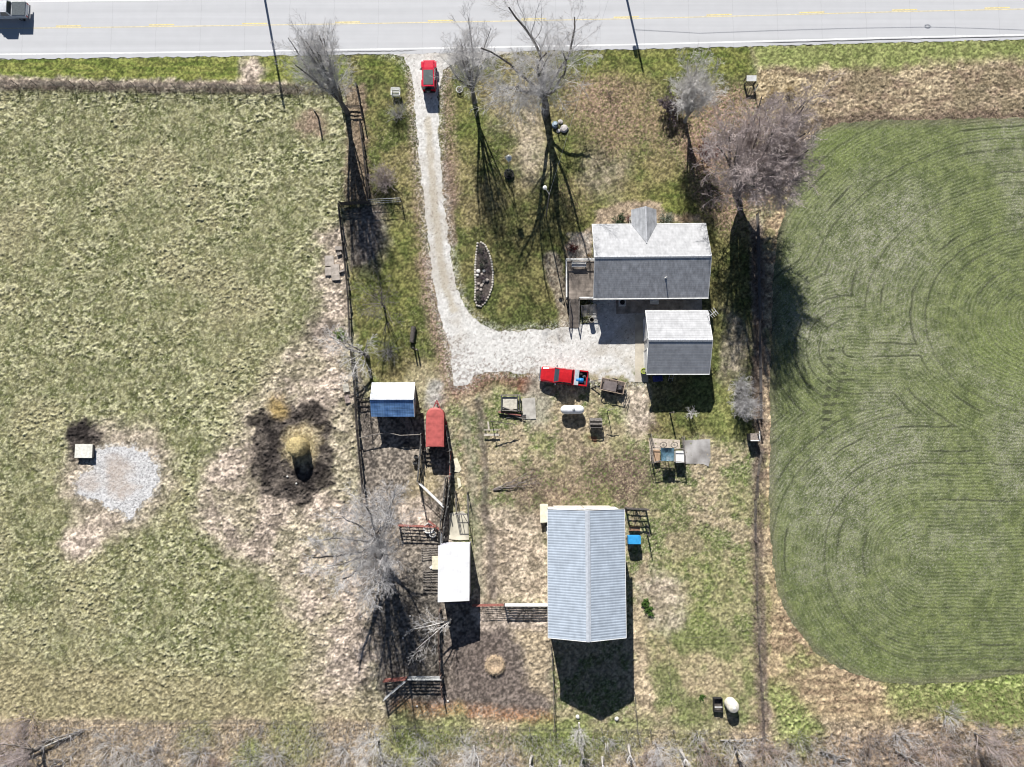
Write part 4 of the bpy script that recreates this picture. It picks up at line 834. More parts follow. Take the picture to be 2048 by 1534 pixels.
# ---------------------------------------------------------------- bare trees and brush
def segs_obj(name, S, m, parent, n=3, quads=None):
    S = np.array(S, np.float64); org = np.array(parent.location) if parent is not None else np.zeros(3)
    P, Q, r0, r1 = S[:, :3] - org, S[:, 3:6] - org, S[:, 6], S[:, 7]
    d = Q - P; L = np.linalg.norm(d, axis=1, keepdims=True) + 1e-9; d /= L
    up = np.where(np.abs(d[:, 2:3]) < .9, np.array([[0, 0, 1.]]), np.array([[0, 1., 0]]))
    a = np.cross(d, up); a /= np.linalg.norm(a, axis=1, keepdims=True); b = np.cross(a, d); k = len(S)
    V = np.zeros((k, 2 * n, 3))
    for i in range(n):
        t = 2 * math.pi * i / n; o = a * math.cos(t) + b * math.sin(t)
        V[:, i] = P + o * r0[:, None]; V[:, n + i] = Q + o * r1[:, None]
    base = (np.arange(k) * 2 * n)[:, None, None]
    f = np.array([[i, (i + 1) % n, n + (i + 1) % n, n + i] for i in range(n)])[None]
    F = (base + f).reshape(-1, 4); me = bpy.data.meshes.new(name)
    me.vertices.add(k * 2 * n); me.vertices.foreach_set('co', V.astype(np.float32).ravel())
    me.loops.add(len(F) * 4); me.loops.foreach_set('vertex_index', F.astype(np.int32).ravel())
    me.polygons.add(len(F)); me.polygons.foreach_set('loop_start', np.arange(0, len(F) * 4, 4, dtype=np.int32))
    try: me.polygons.foreach_set('loop_total', np.full(len(F), 4, np.int32))
    except Exception: pass
    me.update(calc_edges=True); me.materials.append(m)
    o = bpy.data.objects.new(name, me); SC.collection.objects.link(o); o.parent = parent; return o
def grow(R, base, h, spread, r0, fork, nmain, lean=(0, 0), wob=.16, levels=4, kids=(6, 6, 5), droop=0.0, upright=.5, tipr=.012, bias=None, ratio=(.55, .5, .45)):
    """returns trunk and twig segments of a bare tree"""
    T, K = [], []
    def branch(p, d, L, r, lv):
        n = max(3, int(L / (.55 if lv < 2 else .3))) if lv < levels - 1 else 2
        n = min(n, 9); pts = [(p, r)]; q = Vector(p); dd = Vector(d).normalized()
        for i in range(n):
            w = wob * (1 + .3 * lv)
            dd = (dd + Vector((R.uniform(-w, w), R.uniform(-w, w), R.uniform(-w, w) * .7 + (upright * .10 if lv < 3 else 0) - droop * .10 * lv))).normalized()
            q = q + dd * (L / n); rr = max(tipr * .6, r * (1 - (.62 if lv == 0 else .75) * (i + 1) / n)); pts.append((q.copy(), rr))
        out = T if lv <= 0 else K
        for (a, ra), (b, rb) in zip(pts[:-1], pts[1:]): (T if ra > .075 else K).append((*a, *b, ra, rb))
        if lv >= levels - 1: return
        nk = kids[min(lv, len(kids) - 1)]; 
        for i in range(nk):
            t = .22 + .75 * (i + R.random()) / nk; j = min(n - 1, int(t * n)); f = t * n - j
            a, ra = pts[j]; b, rb = pts[j + 1]; s = a.lerp(b, f); ax = (b - a).normalized()
            side = Vector((R.gauss(0, 1), R.gauss(0, 1), R.gauss(0, .6))); side = (side - ax * side.dot(ax)).normalized()
            an = R.uniform(.45, .95); nd = ax * math.cos(an) + side * math.sin(an)
            branch(s, nd, L * ratio[min(lv, 2)] * R.uniform(.7, 1.2) * (1.15 - .5 * t), max(tipr, (ra + (rb - ra) * f) * .36), lv + 1)
    b = Vector(base); b.z = -.15; top = b + Vector((lean[0] * fork, lean[1] * fork, fork + .15)); m = b.lerp(top, .5) + Vector((R.uniform(-.1, .1), R.uniform(-.1, .1), 0))
    T.append((*b, *m, r0 * 1.25, r0)); T.append((*m, *top, r0, r0 * .85))
    for i in range(nmain):
        a = 2 * math.pi * (i + R.uniform(-.35, .35)) / nmain; el = R.uniform(.35, 1.0) if i else .1
        sx, sy = math.cos(a) * spread * el, math.sin(a) * spread * el
        if bias: sx += bias[0] * el; sy += bias[1] * el
        v = Vector((sx, sy, (h - fork) * R.uniform(.75, 1.0))); s = m.lerp(top, R.uniform(.5, 1.0))
        branch(s, Vector((v.x, v.y, v.z * (1.25 - upright * .3))), v.length, r0 * R.uniform(.30, .55), 0)
    return T, K
def tree(name, label, cat, px, py, h, spread, r0, fork, nmain, bark, twig, seed, group=None, **kw):
    R = random.Random(seed); c = W(px, py, 0); root = thing(name, label, cat, c, group=group)
    T, K = grow(R, c, h, spread, r0, fork, nmain, **kw)
    segs_obj('trunk', T, bark, root, 6); segs_obj('crown', K, twig, root, 3); return root, K
bk1 = mat('grey bark', (.16, .145, .13), .95, var=.3, scale=4, stretch=(1, 1, .3), bump=.5)
bk2 = mat('pale bark', (.34, .32, .29), .95, var=.25, scale=4, bump=.4)
tw_grey = mat('silver twigs', (.50, .485, .48), .9, var=.15); tw_pale = mat('pale twigs', (.58, .56, .54), .9, var=.12)
tw_brown = mat('reddish twigs', (.40, .34, .325), .9, var=.25, scale=1.2); tw_dark = mat('dark twigs', (.21, .185, .175), .9, var=.25)
tree('maple_tree', 'bare vase-shaped grey tree rising over the pasture fence west of the red car', 'tree', 694, 224, 16.0, 3.6, .34, 2.6, 13, bk1, tw_grey, 11, kids=(12, 8, 6), ratio=(.36, .42, .5), upright=1.0, levels=4, tipr=.0115, lean=(-.08, .05), bias=(-.9, .8), wob=.09)
tree('maple_tree', 'bare narrow tree east of the gravel drive beside the white ring', 'tree', 949, 204, 14.0, 2.6, .28, 2.6, 11, bk1, tw_grey, 12, kids=(11, 7, 6), ratio=(.38, .42, .5), upright=1.0, tipr=.0115, lean=(-.05, .1), bias=(-.3, .5), wob=.09)
tree('elm_tree', 'tall bare tree with crooked dark limbs arching over the highway', 'tree', 1091, 226, 16.0, 7.6, .46, 3.0, 9, bk1, tw_grey, 23, kids=(13, 9, 8), ratio=(.42, .46, .5), wob=.25, upright=.3, droop=.25, tipr=.012, lean=(-.10, .20), bias=(-.6, 1.4))
tree('ash_tree', 'bare pale-twigged tree near the road in front of the house', 'tree', 1370, 243, 10.5, 3.2, .22, 2.0, 15, bk2, tw_pale, 14, kids=(11, 7, 5), ratio=(.40, .45, .5), upright=.8, tipr=.016, bias=(-1.7, .2), wob=.12)
tree('oak_tree', 'largest bare tree, broad pinkish-brown twiggy crown north-east of the house', 'tree', 1472, 384, 14.5, 6.2, .46, 1.6, 24, bk1, tw_brown, 15, kids=(13, 9, 9), ratio=(.40, .44, .5), levels=4, upright=.35, tipr=.018, wob=.19, bias=(-.7, 1.0))
tree('walnut_tree', 'wide bare grey tree in the corral west of the white-roofed shed', 'tree', 764, 1082, 12.0, 7.6, .42, 2.2, 15, bk1, tw_grey, 16, kids=(12, 8, 7), ratio=(.40, .46, .52), upright=.3, tipr=.013, wob=.17, bias=(.1, .7))
tree('apple_tree', 'small bare open-crowned tree on the grass strip west of the drive', 'tree', 768, 613, 5.5, 3.4, .13, 1.2, 8, bk1, tw_dark, 17, kids=(6, 5, 4), upright=.2, tipr=.010)
tree('pollard_tree', 'bare tree with pale drooping branches at the fence north-west of the blue-roofed shed', 'tree', 735, 712, 5.6, 4.2, .24, 2.6, 8, bk1, tw_pale, 18, kids=(7, 6, 4), upright=0, droop=.35, tipr=.013, bias=(-2.0, -.4))
tree('broken_tree', 'bare tree with one long pale limb just south-west of the white-roofed shed', 'tree', 897, 1238, 4.6, 1.6, .16, 2.6, 5, bk2, tw_pale, 19, kids=(6, 5, 4), upright=.1, tipr=.012, lean=(.15, .1), bias=(-4.2, -1.2))
r_, K_ = tree('red_leaf_tree', 'small tree still holding rust-red leaves north-east of the house', 'tree', 1403, 322, 3.4, 1.6, .08, .8, 7, bk1, mat('red twigs', (.24, .09, .08), .9), 20, kids=(6, 5, 4), upright=.3, tipr=.010)
def leaves(name, centres, n, size, m, parent, R, jit):
    mb = MB(); off = parent.location if parent else Vector((0, 0, 0)); k = len(centres)
    V = []; Fq = []
    for i in range(n):
        c = centres[R.randrange(k)]; p = Vector((c[3] + R.gauss(0, jit), c[4] + R.gauss(0, jit), c[5] + R.gauss(0, jit))) - off
        if p.z + off.z < .02: p.z = .02 - off.z
        a = Vector((R.gauss(0, 1), R.gauss(0, 1), R.gauss(0, .5))).normalized() * size * R.uniform(.6, 1.2); b = a.cross(Vector((R.gauss(0, 1), R.gauss(0, 1), R.gauss(0, 1)))).normalized() * size * .6
        o = len(V); V += [tuple(p - a), tuple(p + b), tuple(p + a), tuple(p - b)]; Fq.append((o, o + 1, o + 2, o + 3))
    me = bpy.data.meshes.new(name); me.from_pydata(V, [], Fq); me.materials.append(m); o = bpy.data.objects.new(name, me); SC.collection.objects.link(o); o.parent = parent; return o
RL = random.Random(44)
leaves('leaves', K_, 4200, .065, mat('rust red leaves', (.24, .065, .06), .8, var=.4, scale=8), r_, RL, .08)
def bush(name, label, cat, px, py, h, r, n, m, seed, group=None, tipr=.010, kids=5, leaf=None, flat=1.0, stem=None, z=0, lv=3):
    R = random.Random(seed); c = W(px, py, z); root = thing(name, label, cat, c, group=group); S = []
    def br(p, d, L, rr, lv):
        q = Vector(p); dd = Vector(d).normalized(); k = 3 if lv else 2; prev = q.copy(); pr = rr
        for i in range(k):
            dd = (dd + Vector((R.uniform(-.2, .2), R.uniform(-.2, .2), R.uniform(-.15, .15)))).normalized(); q = q + dd * L / k; nr = max(tipr * .6, pr * .7)
            S.append((*prev, *q, pr, nr))
            if lv: 
                for j in range(max(1, kids // k)):
                    s = Vector((R.gauss(0, 1), R.gauss(0, 1), R.gauss(.2, .6))).normalized(); br(q, (dd + s * .8), L * R.uniform(.3, .5), max(tipr, nr * .7), lv - 1)
            prev = q.copy(); pr = nr
    for i in range(n):
        a = R.uniform(0, 6.283); e = math.sqrt(R.random()); v = Vector((math.cos(a) * r * e, math.sin(a) * r * e, h * (1.02 - .45 * e * e) * R.uniform(.75, 1.05)))
        s = c + Vector((math.cos(a), math.sin(a), 0)) * R.uniform(0, r * .25 * flat); s.z = z - .05; br(s, v, v.length * .8, tipr * 2.4, lv - 1)
    segs_obj('stems', S, m, root, 3)
    if leaf: leaves('foliage', S, leaf[0], leaf[1], leaf[2], root, R, leaf[3])
    return root
ev = mat('dark evergreen', (.030, .045, .026), .8, var=.35, scale=6); grl = mat('bright weeds', (.16, .23, .06), .8, var=.35, scale=3)
purp = mat('purple grey leaves', (.10, .075, .085), .8, var=.35, scale=6); redl = mat('wine red leaves', (.16, .045, .04), .8, var=.3)
bush('evergreen_shrub', 'dark dense evergreen under the west side of the pale-twigged roadside tree', 'shrub', 1341, 222, 2.6, 1.7, 30, tw_dark, 31, leaf=(3200, .09, purp, .10))
bush('round_shrub', 'round pinkish twiggy shrub with black shadow west of the drive', 'shrub', 771, 364, 2.6, 1.7, 60, tw_brown, 32, tipr=.011, kids=6)
bush('ornamental_grass', 'grey clump of tall grass below the white seat beside the drive', 'shrub', 796, 228, 2.2, 1.35, 60, mat('grass stems', (.36, .35, .33), .9, var=.2), 33, kids=4, tipr=.010)
bush('lilac_bush', 'pale grey upright twiggy bush on the grass north of the blue-roofed shed', 'shrub', 776, 700, 2.4, 1.7, 45, mat('ash twigs', (.30, .29, .29), .9), 34)
bush('lilac_bush', 'dense grey rounded bush beside the east field fence south-east of the garage', 'shrub', 1482, 812, 3.2, 1.35, 80, tw_grey, 35, kids=6, tipr=.011)
bush('lilac_bush', 'northern grey bush touching the larger one by the east fence', 'shrub', 1478, 775, 2.6, 1.1, 50, tw_grey, 36, kids=6, tipr=.011)
bush('star_sapling', 'tiny pale star-shaped bare sapling at the edge of the garage shadow', 'sapling', 1378, 826, 2.2, .75, 16, tw_pale, 37, tipr=.014, kids=3)
bush('bare_sapling', 'thin dark sapling standing on the front lawn south of the road', 'sapling', 1219, 190, 1.6, .5, 7, tw_dark, 38, kids=3)
bush('round_shrub', 'round dark green clipped shrub west of the porch gable', 'shrub', 1238, 441, 1.1, .8, 26, tw_dark, 39, leaf=(2200, .05, mat('clipped green', (.035, .06, .02), .8, var=.3, scale=8), .06))
bush('small_shrub', 'small reddish shrub between the clipped green shrub and the porch', 'shrub', 1257, 438, .7, .4, 16, tw_brown, 40, leaf=(500, .04, redl, .05))
bush('low_shrub', 'low grey-green shrub along the house wall east of the porch', 'shrub', 1332, 437, .6, .9, 30, tw_grey, 41, leaf=(1500, .05, mat('grey green leaf', (.12, .15, .09), .8, var=.3, scale=8), .08))
bush('low_shrub', 'tan dry perennial clump near the east end of the front flower bed', 'shrub', 1372, 436, .5, .9, 40, mat('dry stems', (.36, .27, .18), .9), 42, kids=4)
bush('small_shrub', 'wine-red shrub in the stony bed at the north-west corner of the house', 'shrub', 1146, 500, .9, .65, 22, redl, 43, leaf=(700, .05, redl, .06))
bush('small_shrub', 'ochre dry clump against the house wall in the stony bed', 'shrub', 1178, 512, .5, .4, 16, mat('ochre stems', (.34, .22, .07), .9), 44)
bush('weed_patch', 'small clump of bright green weeds against the pasture fence', 'plant', 683, 668, .5, .8, 20, grl, 45, leaf=(900, .07, grl, .08))
bush('weed_patch', 'dark green weed trail east of the pole barn, northern clump', 'plant', 1290, 1205, .35, .5, 14, grl, 46, leaf=(600, .08, mat('dark weeds', (.06, .12, .02), .8, var=.3), .07))
bush('weed_patch', 'dark green weed trail east of the pole barn, southern clump', 'plant', 1300, 1222, .3, .6, 14, grl, 47, leaf=(650, .08, mat('dark weeds', ()), .07))
bush('weed_patch', 'dark green low clump at the back of the barn pen beside the leaf litter', 'plant', 1404, 1393, .25, .4, 10, grl, 48, leaf=(260, .07, mat('dark weeds', ()), .06))
# back row of scrub: each tree or bush by where it stands
tree('willow_tree', 'leaning bare tree in the south-west corner with a long sloping limb', 'tree', 84, 1492, 5.0, 2.6, .26, 1.4, 8, bk1, tw_brown, 61, kids=(7, 6, 5), upright=.1, tipr=.012, bias=(-1.5, .8))
tree('scrub_tree', 'pale bare bushy tree at the south fence below the slanted gate', 'tree', 756, 1478, 5.6, 2.4, .14, .8, 9, bk2, tw_pale, 62, kids=(6, 6, 4), upright=.6, tipr=.011, bias=(-.4, .5))
tree('scrub_tree', 'pale bare tree spreading over the south end of the muddy pen', 'tree', 948, 1492, 5.6, 2.8, .15, 1.0, 9, bk2, tw_pale, 63, kids=(6, 5, 4), upright=.5, tipr=.011)
tree('scrub_sapling', 'slender bare sapling against the tip of the barn shadow', 'tree', 1158, 1450, 4.6, 1.6, .09, 1.2, 6, bk2, tw_pale, 64, kids=(5, 5, 3), upright=.8, tipr=.011)
tree('scrub_tree', 'fine-twigged pale tree south-east of the barn shadow', 'tree', 1312, 1488, 5.0, 2.3, .13, 1.0, 8, bk1, tw_grey, 65, kids=(6, 5, 4), upright=.5, tipr=.010)
tree('scrub_tree', 'bare tree directly south of the white water tank', 'tree', 1470, 1490, 4.4, 1.9, .15, 1.3, 6, bk1, tw_grey, 66, kids=(6, 5, 4), upright=.3, tipr=.011)
tree('scrub_tree', 'bare bush-like tree among green weeds near the south-east corner', 'tree', 1950, 1466, 4.0, 2.4, .12, .8, 8, bk1, tw_brown, 67, kids=(6, 5, 4), upright=.3)
stumps = [(1120, 1522, .9, 'pale leaning stump, westernmost of the stump row south of the barn'), (1163, 1500, 1.5, 'tall hollow pale stump due south of the barn shadow tip'), (1205, 1515, 1.3, 'broken pale stump with a split top south of the barn'), (1258, 1490, 1.6, 'forked grey trunk stub east of the split stump'), (1362, 1500, 1.5, 'short pale trunk stub south of the fine-twigged tree'), (1064, 1512, 1.8, 'thin pale trunk stub nearest the muddy pen corner'), (1480, 1520, 2.0, 'dark trunk stub at the east end of the stump row')]
for i, (a, b, h, lb) in enumerate(stumps):
    R = random.Random(80 + i); c = W(a, b); st_ = thing('tree_stump', lb, 'stump', c, group='broken stumps south of the barn')
    d = Vector((R.uniform(-.25, .25), -.25, 1)); T = []; p = c + Vector((0, 0, -.1)); r = R.uniform(.16, .24)
    for k in range(4): q = p + (d + Vector((R.uniform(-.15, .15), R.uniform(-.15, .15), 0))) * h / 4; T.append((*p, *q, r, r * .85)); p = q; r *= .85
    segs_obj('trunk', T, bk2 if i < 6 else bk1, st_, 8)
    S = [(*p, *(p + Vector((R.uniform(-.8, .8), R.uniform(-.9, .3), R.uniform(.3, 1.0)))), .05, .02) for k in range(5)]
    for s in list(S): 
        for k in range(4): e = Vector(s[3:6]); S.append((*e, *(e + Vector((R.uniform(-.6, .6), R.uniform(-.6, .6), R.uniform(0, .6)))), .018, .008))
    segs_obj('branch', S, tw_grey, st_, 4)
logs = [((0, 1536), (165, 1457), .14, 'long pale fallen limb rising out of the south-west corner'), ((85, 1482), (165, 1462), .13, 'grey fallen log just south of the pasture fence at the west end'), ((100, 1532), (152, 1505), .09, 'thin fallen limb parallel to the south-west fence log'), ((300, 1500), (320, 1482), .08, 'short bent dead branch among pale brush in the south-west'), ((1640, 1500), (1700, 1518), .16, 'dark rotting log in the weeds of the south-east corner'), ((1790, 1500), (1850, 1532), .12, 'bleached log under brown brush in the south-east'), ((1440, 1480), (1530, 1476), .07, 'pale pole lying across the south fence near its east end')]
for i, (a, b, r, lb) in enumerate(logs):
    p, q = W(*a), W(*b); R = random.Random(i + 5); c = (p + q) / 2; lg = thing('fallen_log', lb, 'log', Vector((c.x, c.y, 0)), group='dead limbs along the back fence'); T = []; n = 7; prev = p + Vector((0, 0, r))
    for k in range(1, n + 1): 
        t = k / n; nx = p.lerp(q, t) + Vector((R.uniform(-.12, .12), R.uniform(-.12, .12), r + .25 * math.sin(t * 3.1))); T.append((*prev, *nx, r * (1.0 - .5 * (t - 1 / n)), r * (1 - .5 * t))); prev = nx
    segs_obj('trunk', T, bk2 if 'pale' in lb or 'bleached' in lb else bk1, lg, 8)
    S = []
    for s in T: 
        for k in range(4): e = Vector(s[3:6]); S.append((*e, *(e + Vector((R.uniform(-1, 1), R.uniform(-1, 1), R.uniform(0, .9)))), .03, .010))
    segs_obj('branch', S, tw_grey, lg, 3)
scrub = [(20, 1500, 2.2, 2.2, 'b', 'pinkish brush thicket at the far west end of the back fence'), (60, 1440, 2.2, 1.9, 'b', 'brown brush rising above the south-west leaning tree'), (225, 1490, 1.8, 2.2, 'p', 'pale grassy brush east of the south-west fallen logs'), (262, 1508, 1.6, 1.7, 'p', 'pale brush clump next to the short bent dead branch'), (310, 1522, 1.5, 1.6, 'g', 'greyish brush on the bottom edge, third clump from the west'), (400, 1508, 1.5, 1.6, 'g', 'grey brush just west of the yellow-green weeds'), (425, 1535, 1.5, 1.6, 'b', 'brown brush below the grey clump by the yellow-green weeds'), (500, 1520, 1.5, 1.6, 'y', 'yellow-green leafy bush on the bottom edge of the pasture side'), (548, 1512, 1.6, 1.5, 'g', 'grey twiggy bush just east of the yellow-green bush'), (690, 1500, 1.4, 1.5, 'p', 'pale low brush west of the pale tree at the slanted gate'), (850, 1520, 1.8, 1.6, 'g', 'grey brush on the bottom edge below the muddy pen corner'), (790, 1528, 1.8, 1.6, 'g', 'grey brush south of the slanted gate, on the bottom edge'), (1010, 1520, 1.4, 1.3, 'g', 'small grey brush between the pen tree and the stump row'), (1300, 1520, 1.6, 1.4, 'b', 'brown brush between the forked stub and the short pale stub'), (1410, 1505, 1.7, 1.6, 'b', 'brown tangled brush west of the water tank tree'), (1440, 1525, 1.5, 1.5, 'd', 'dark tangled brush on the bottom edge below the water tank'), (1530, 1500, 1.7, 1.7, 'b', 'brown brush where the east fence meets the back fence'), (1570, 1520, 1.6, 1.6, 'g', 'grey brush east of the fence corner on the bottom edge'), (1670, 1528, 1.6, 1.6, 'g', 'grey brush south of the dark rotting log'), (1745, 1486, 1.8, 2.1, 'd', 'dark brown brush mound at the edge of the tan field border'), (1800, 1475, 1.6, 1.6, 'g', 'grey thorny brush beside the dark brown mound'), (1815, 1520, 1.7, 2.0, 'b', 'brown brush over the bleached log'), (1880, 1500, 1.6, 2.0, 'b', 'brown brush between the bleached log and the corner tree'), (1898, 1432, 1.8, 1.5, 'g', 'isolated grey thorn bush inside the bright green weeds'), (2010, 1500, 1.8, 2.1, 'b', 'brown brush in the far south-east corner'), (1958, 1525, 1.7, 1.9, 'd', 'dark brush on the bottom edge near the south-east corner'), (1600, 1478, .9, 1.2, 'y', 'yellow-green bush along the tan field border'), (1215, 1478, 1.0, .9, 'g', 'thin grey bush in the green weeds south of the barn'), (840, 1478, .9, .9, 'g', 'low grey bush on the green strip below the slanted gate'), (1400, 1470, 1.3, 1.2, 'g', 'thin grey bush against the back fence west of the water tank')]
cm = {'b': tw_brown, 'p': tw_pale, 'g': tw_grey, 'd': tw_dark, 'y': tw_pale}
yl = mat('yellow green leaves', (.22, .24, .08), .8, var=.3, scale=4)
for i, (a, b, h, r, k, lb) in enumerate(scrub):
    bush('brush_bush', lb, 'brush', a, b, h, r, 46 if r > 1.3 else 20, cm[k], 200 + i, group='brush along the back fence', kids=5, tipr=.011, leaf=(900, .07, yl, .1) if k == 'y' else ((500, .05, mat('withered leaves', (.26, .16, .09), .9, var=.4, scale=5), .12) if k in 'bd' else None), flat=2.4)
# ---------------------------------------------------------------- fences, gates, posts
def board_fence(label, pts, h=1.3, m=None, gap=2.4, rails=4, name='board_fence', bw=.15, cat='fence', group=None, jit=.0, postw=.12, tilt=0.0):
    m = m or M_dark(); P = [W(*p) for p in pts]; R = random.Random(len(label)); c = P[0]; root = thing(name, label, cat, Vector((c.x, c.y, 0)), group=group)
    for a, b in zip(P[:-1], P[1:]):
        L = (b - a).length; n = max(1, round(L / gap)); last = (b is P[-1])
        for i in range(n + (1 if last else 0)):
            q = a.lerp(b, i / n); l_ = Vector((R.uniform(-jit, jit), R.uniform(-jit, jit), 0)); MB().bar(q - Vector((0, 0, .3)), q + l_ + Vector((0, 0, h + .08 + R.uniform(0, .1))), postw).build('post', m, root)
        mb = MB(); side = (b - a).cross(Vector((0, 0, 1))).normalized() * (postw / 2 + .02)
        for k in range(rails):
            z = .25 + (h - .35) * k / max(1, rails - 1)
            for i in range(n):
                p0, p1 = a.lerp(b, i / n), a.lerp(b, (i + 1) / n); mb.bar(p0 + side + Vector((0, 0, z + R.uniform(-.04, .04) - 0)), p1 + side + Vector((0, 0, z + R.uniform(-.04, .04))), .03, bw)
        mb.build('rail', m, root)
    return root
def wire_fence(label, pts, h=1.25, m=None, gap=2.3, wires=5, name='wire_fence', group=None, pr=.035, lean=.06, wr=.007, every=0, hv=.1):
    m = m or M_dark(); P = [W(*p) for p in pts]; R = random.Random(len(label) + 3); c = P[0]; root = thing(name, label, 'fence', Vector((c.x, c.y, 0)), group=group); k_ = 0
    for a, b in zip(P[:-1], P[1:]):
        L = (b - a).length; n = max(1, round(L / gap)); tops = []; last = (b is P[-1])
        for i in range(n + 1):
            q = a.lerp(b, i / n); t = q + Vector((R.uniform(-lean, lean), R.uniform(-lean, lean), h + R.uniform(-hv, hv) + .1)); tops.append((q, t)); k_ += 1
            if i < n or last: MB().tube(q - Vector((0, 0, .3)), t, pr * (1.6 if every and k_ % every == 0 else 1), n=6).build('post', m, root)
        mb = MB()
        for j in range(wires):
            f = (j + 1) / (wires + .4)
            for (q0, t0), (q1, t1) in zip(tops[:-1], tops[1:]): mb.bar(q0.lerp(t0, f), q1.lerp(t1, f), wr * 2)
        mb.build('wire', M_wire(), root)
    return root
def gate(label, a, b, h=1.35, m=None, bars=6, vert=3, w=.05, bw=None, name='farm_gate', z0=.15, brace=False, posts=True, group=None, pm=None):
    m = m or M_galv(); p, q = W(*a), W(*b); root = thing(name, label, 'gate', Vector((p.x, p.y, 0)), group=group); bw = bw or w; u = Vector((0, 0, 1))
    f = MB(); 
    for z in (z0, h): f.bar(p + u * z, q + u * z, w, bw)
    for e in (p, q): f.bar(e + u * (z0 - bw / 2), e + u * (h + bw / 2), w * .96)
    f.build('frame', m, root); g = MB()
    for k in range(1, bars): z = z0 + (h - z0) * k / bars; g.bar(p + u * z, q + u * z, w * .6, bw * .85)
    g.build('bars', m, root); s = MB()
    for k in range(1, vert + 1): c = p.lerp(q, k / (vert + 1)); s.bar(c + u * z0, c + u * h, w * .8)
    if brace: 
        c = p.lerp(q, .5)
        for k in (.15, .35, .65, .85): s.bar(p.lerp(q, .5) + u * z0, p.lerp(q, k) + u * h, w * .75)
    s.build('uprights', m, root)
    if posts:
        for e, dd in ((p, -1), (q, 1)): d = (q - p).normalized() * dd * (w / 2 + .07); MB().tube(e + d - u * .3, e + d + u * (h + .2), .06, n=8).build('post', pm or M_dark(), root)
    return root
wire_fence('wire stock fence with slanted dark posts between pasture and road verge', [(-40, 170), (150, 173), (350, 176), (595, 181)], 1.25, gap=2.42, wires=6, pr=.04, wr=.010, lean=.1)
wire_fence('short wire fence under the vase-shaped tree at the top of the pasture', [(600, 181), (690, 184)], 1.2, gap=2.4)
board_fence('dark board fence running beside the drive from the road end, northern piece', [(716, 176), (724, 215), (729, 244)], 1.35, rails=4, gap=2.2)
board_fence('dark board fence running south towards the raised rail, southern piece', [(723, 248), (732, 320), (740, 404)], 1.35, rails=4, gap=2.4)
board_fence('short cross rail fence joining the vase-shaped tree to the board fence', [(684, 216), (724, 217)], 1.1, rails=3, gap=1.8)
board_fence('dark east-west board fence with thin top rail at the north end of the old garden', [(683, 410), (740, 407)], 1.3, rails=6, gap=1.2, jit=.05)
gate('grey tube gate swung open across the grass towards the drive', (741, 407), (802, 404), 1.5, M_galv(), 2, 0, .045)
board_fence('leaning dark board fence along the pasture, piece north of the stone slabs', [(681, 414), (686, 460), (693, 520)], 1.3, rails=5, gap=1.6, jit=.08)
board_fence('dark board fence along the pasture between the slabs and the green weeds', [(693, 522), (700, 600), (703, 680)], 1.25, rails=4, gap=2.4)
board_fence('dark board fence along the pasture west of the blue-roofed shed', [(706, 700), (714, 780), (718, 860), (722, 900)], 1.5, rails=5, gap=2.0, jit=.05)
board_fence('dark board fence from the shed down to the wide corral tree', [(722, 902), (730, 985)], 1.4, rails=5, gap=2.0)
wire_fence('low wire garden fence with pale edging on the old garden plot', [(702, 450), (705, 545)], .6, M_weather(), gap=1.8, wires=2)
board_fence('short dark rail from the pasture fence to the blue-roofed shed', [(716, 797), (741, 796)], 1.2, rails=3, gap=1.4)
root = thing('pole_rail', 'long curved peeled pole strung south of the blue-roofed shed', 'rail', W(720, 872)); mb = MB(); pp = [(718, 876), (745, 870), (775, 865), (800, 871), (842, 869)]; Q = [W(a, b, 1.1) for a, b in pp]
for a, b in zip(Q[:-1], Q[1:]): mb.tube(a, b, .06, n=8)
mb.build('pole', M_weather(), root)
for q in (Q[0], Q[2], Q[4]): MB().tube((q.x, q.y, -.2), (q.x, q.y, 1.15), .06).build('post', M_dark(), root)
# corral alley west of the loafing shed
mold = mat('bleached grey boards', (.18, .175, .165), .95, var=.45, scale=5, stretch=(1, 1, 1), bump=.4)
board_fence('weathered grey board wall of the cattle alley, west side from trailer to slanted gate', [(846, 868), (843, 910), (838, 962)], 1.6, mold, rails=6, gap=1.3, jit=.12)
board_fence('weathered grey board wall of the cattle alley, east side by the red trailer', [(894, 852), (902, 900), (904, 945)], 1.6, mold, rails=6, gap=1.3, jit=.12)
board_fence('weathered grey board wall of the cattle alley, east side reaching the white-roofed shed', [(903, 950), (897, 1010), (890, 1050), (888, 1090)], 1.6, mold, rails=7, gap=1.2, jit=.15)
board_fence('inner weathered board wall of the cattle alley beside the old grey planks', [(894, 955), (888, 1015), (882, 1060), (882, 1088)], 1.6, mold, rails=7, gap=1.2, jit=.15)
board_fence('short dark cross gate of boards behind the red trailer', [(846, 899), (900, 902)], 1.4, rails=4, gap=2.5)
gate('long red tube gate along the east side of the trailer shadow', (903, 903), (900, 958), 1.3, M_rust(), 5, 2, .07)
gate('white-topped slanted gate panel in the corral west of the alley', (841, 966), (889, 1012), 1.6, mat('white steel', (.68, .68, .66), .5), 5, 2, .10, bw=.045)
board_fence('dark board fence dropping from the slanted gate', [(841, 968), (848, 1010)], 1.2, rails=2, gap=1.8)
gate('faded red tube gate beneath the wide corral tree', (800, 1049), (872, 1052), 1.5, M_rust(), 5, 3, .10, bw=.08)
gate('small dark red gate in the corner of the alley', (858, 1040), (886, 1062), 1.4, M_rust(), 4, 2, .06)
gate('galvanised tube panel beside the white-roofed shed at the bottom of the alley', (885, 1062), (884, 1088), 1.6, M_galv(), 5, 1, .09)
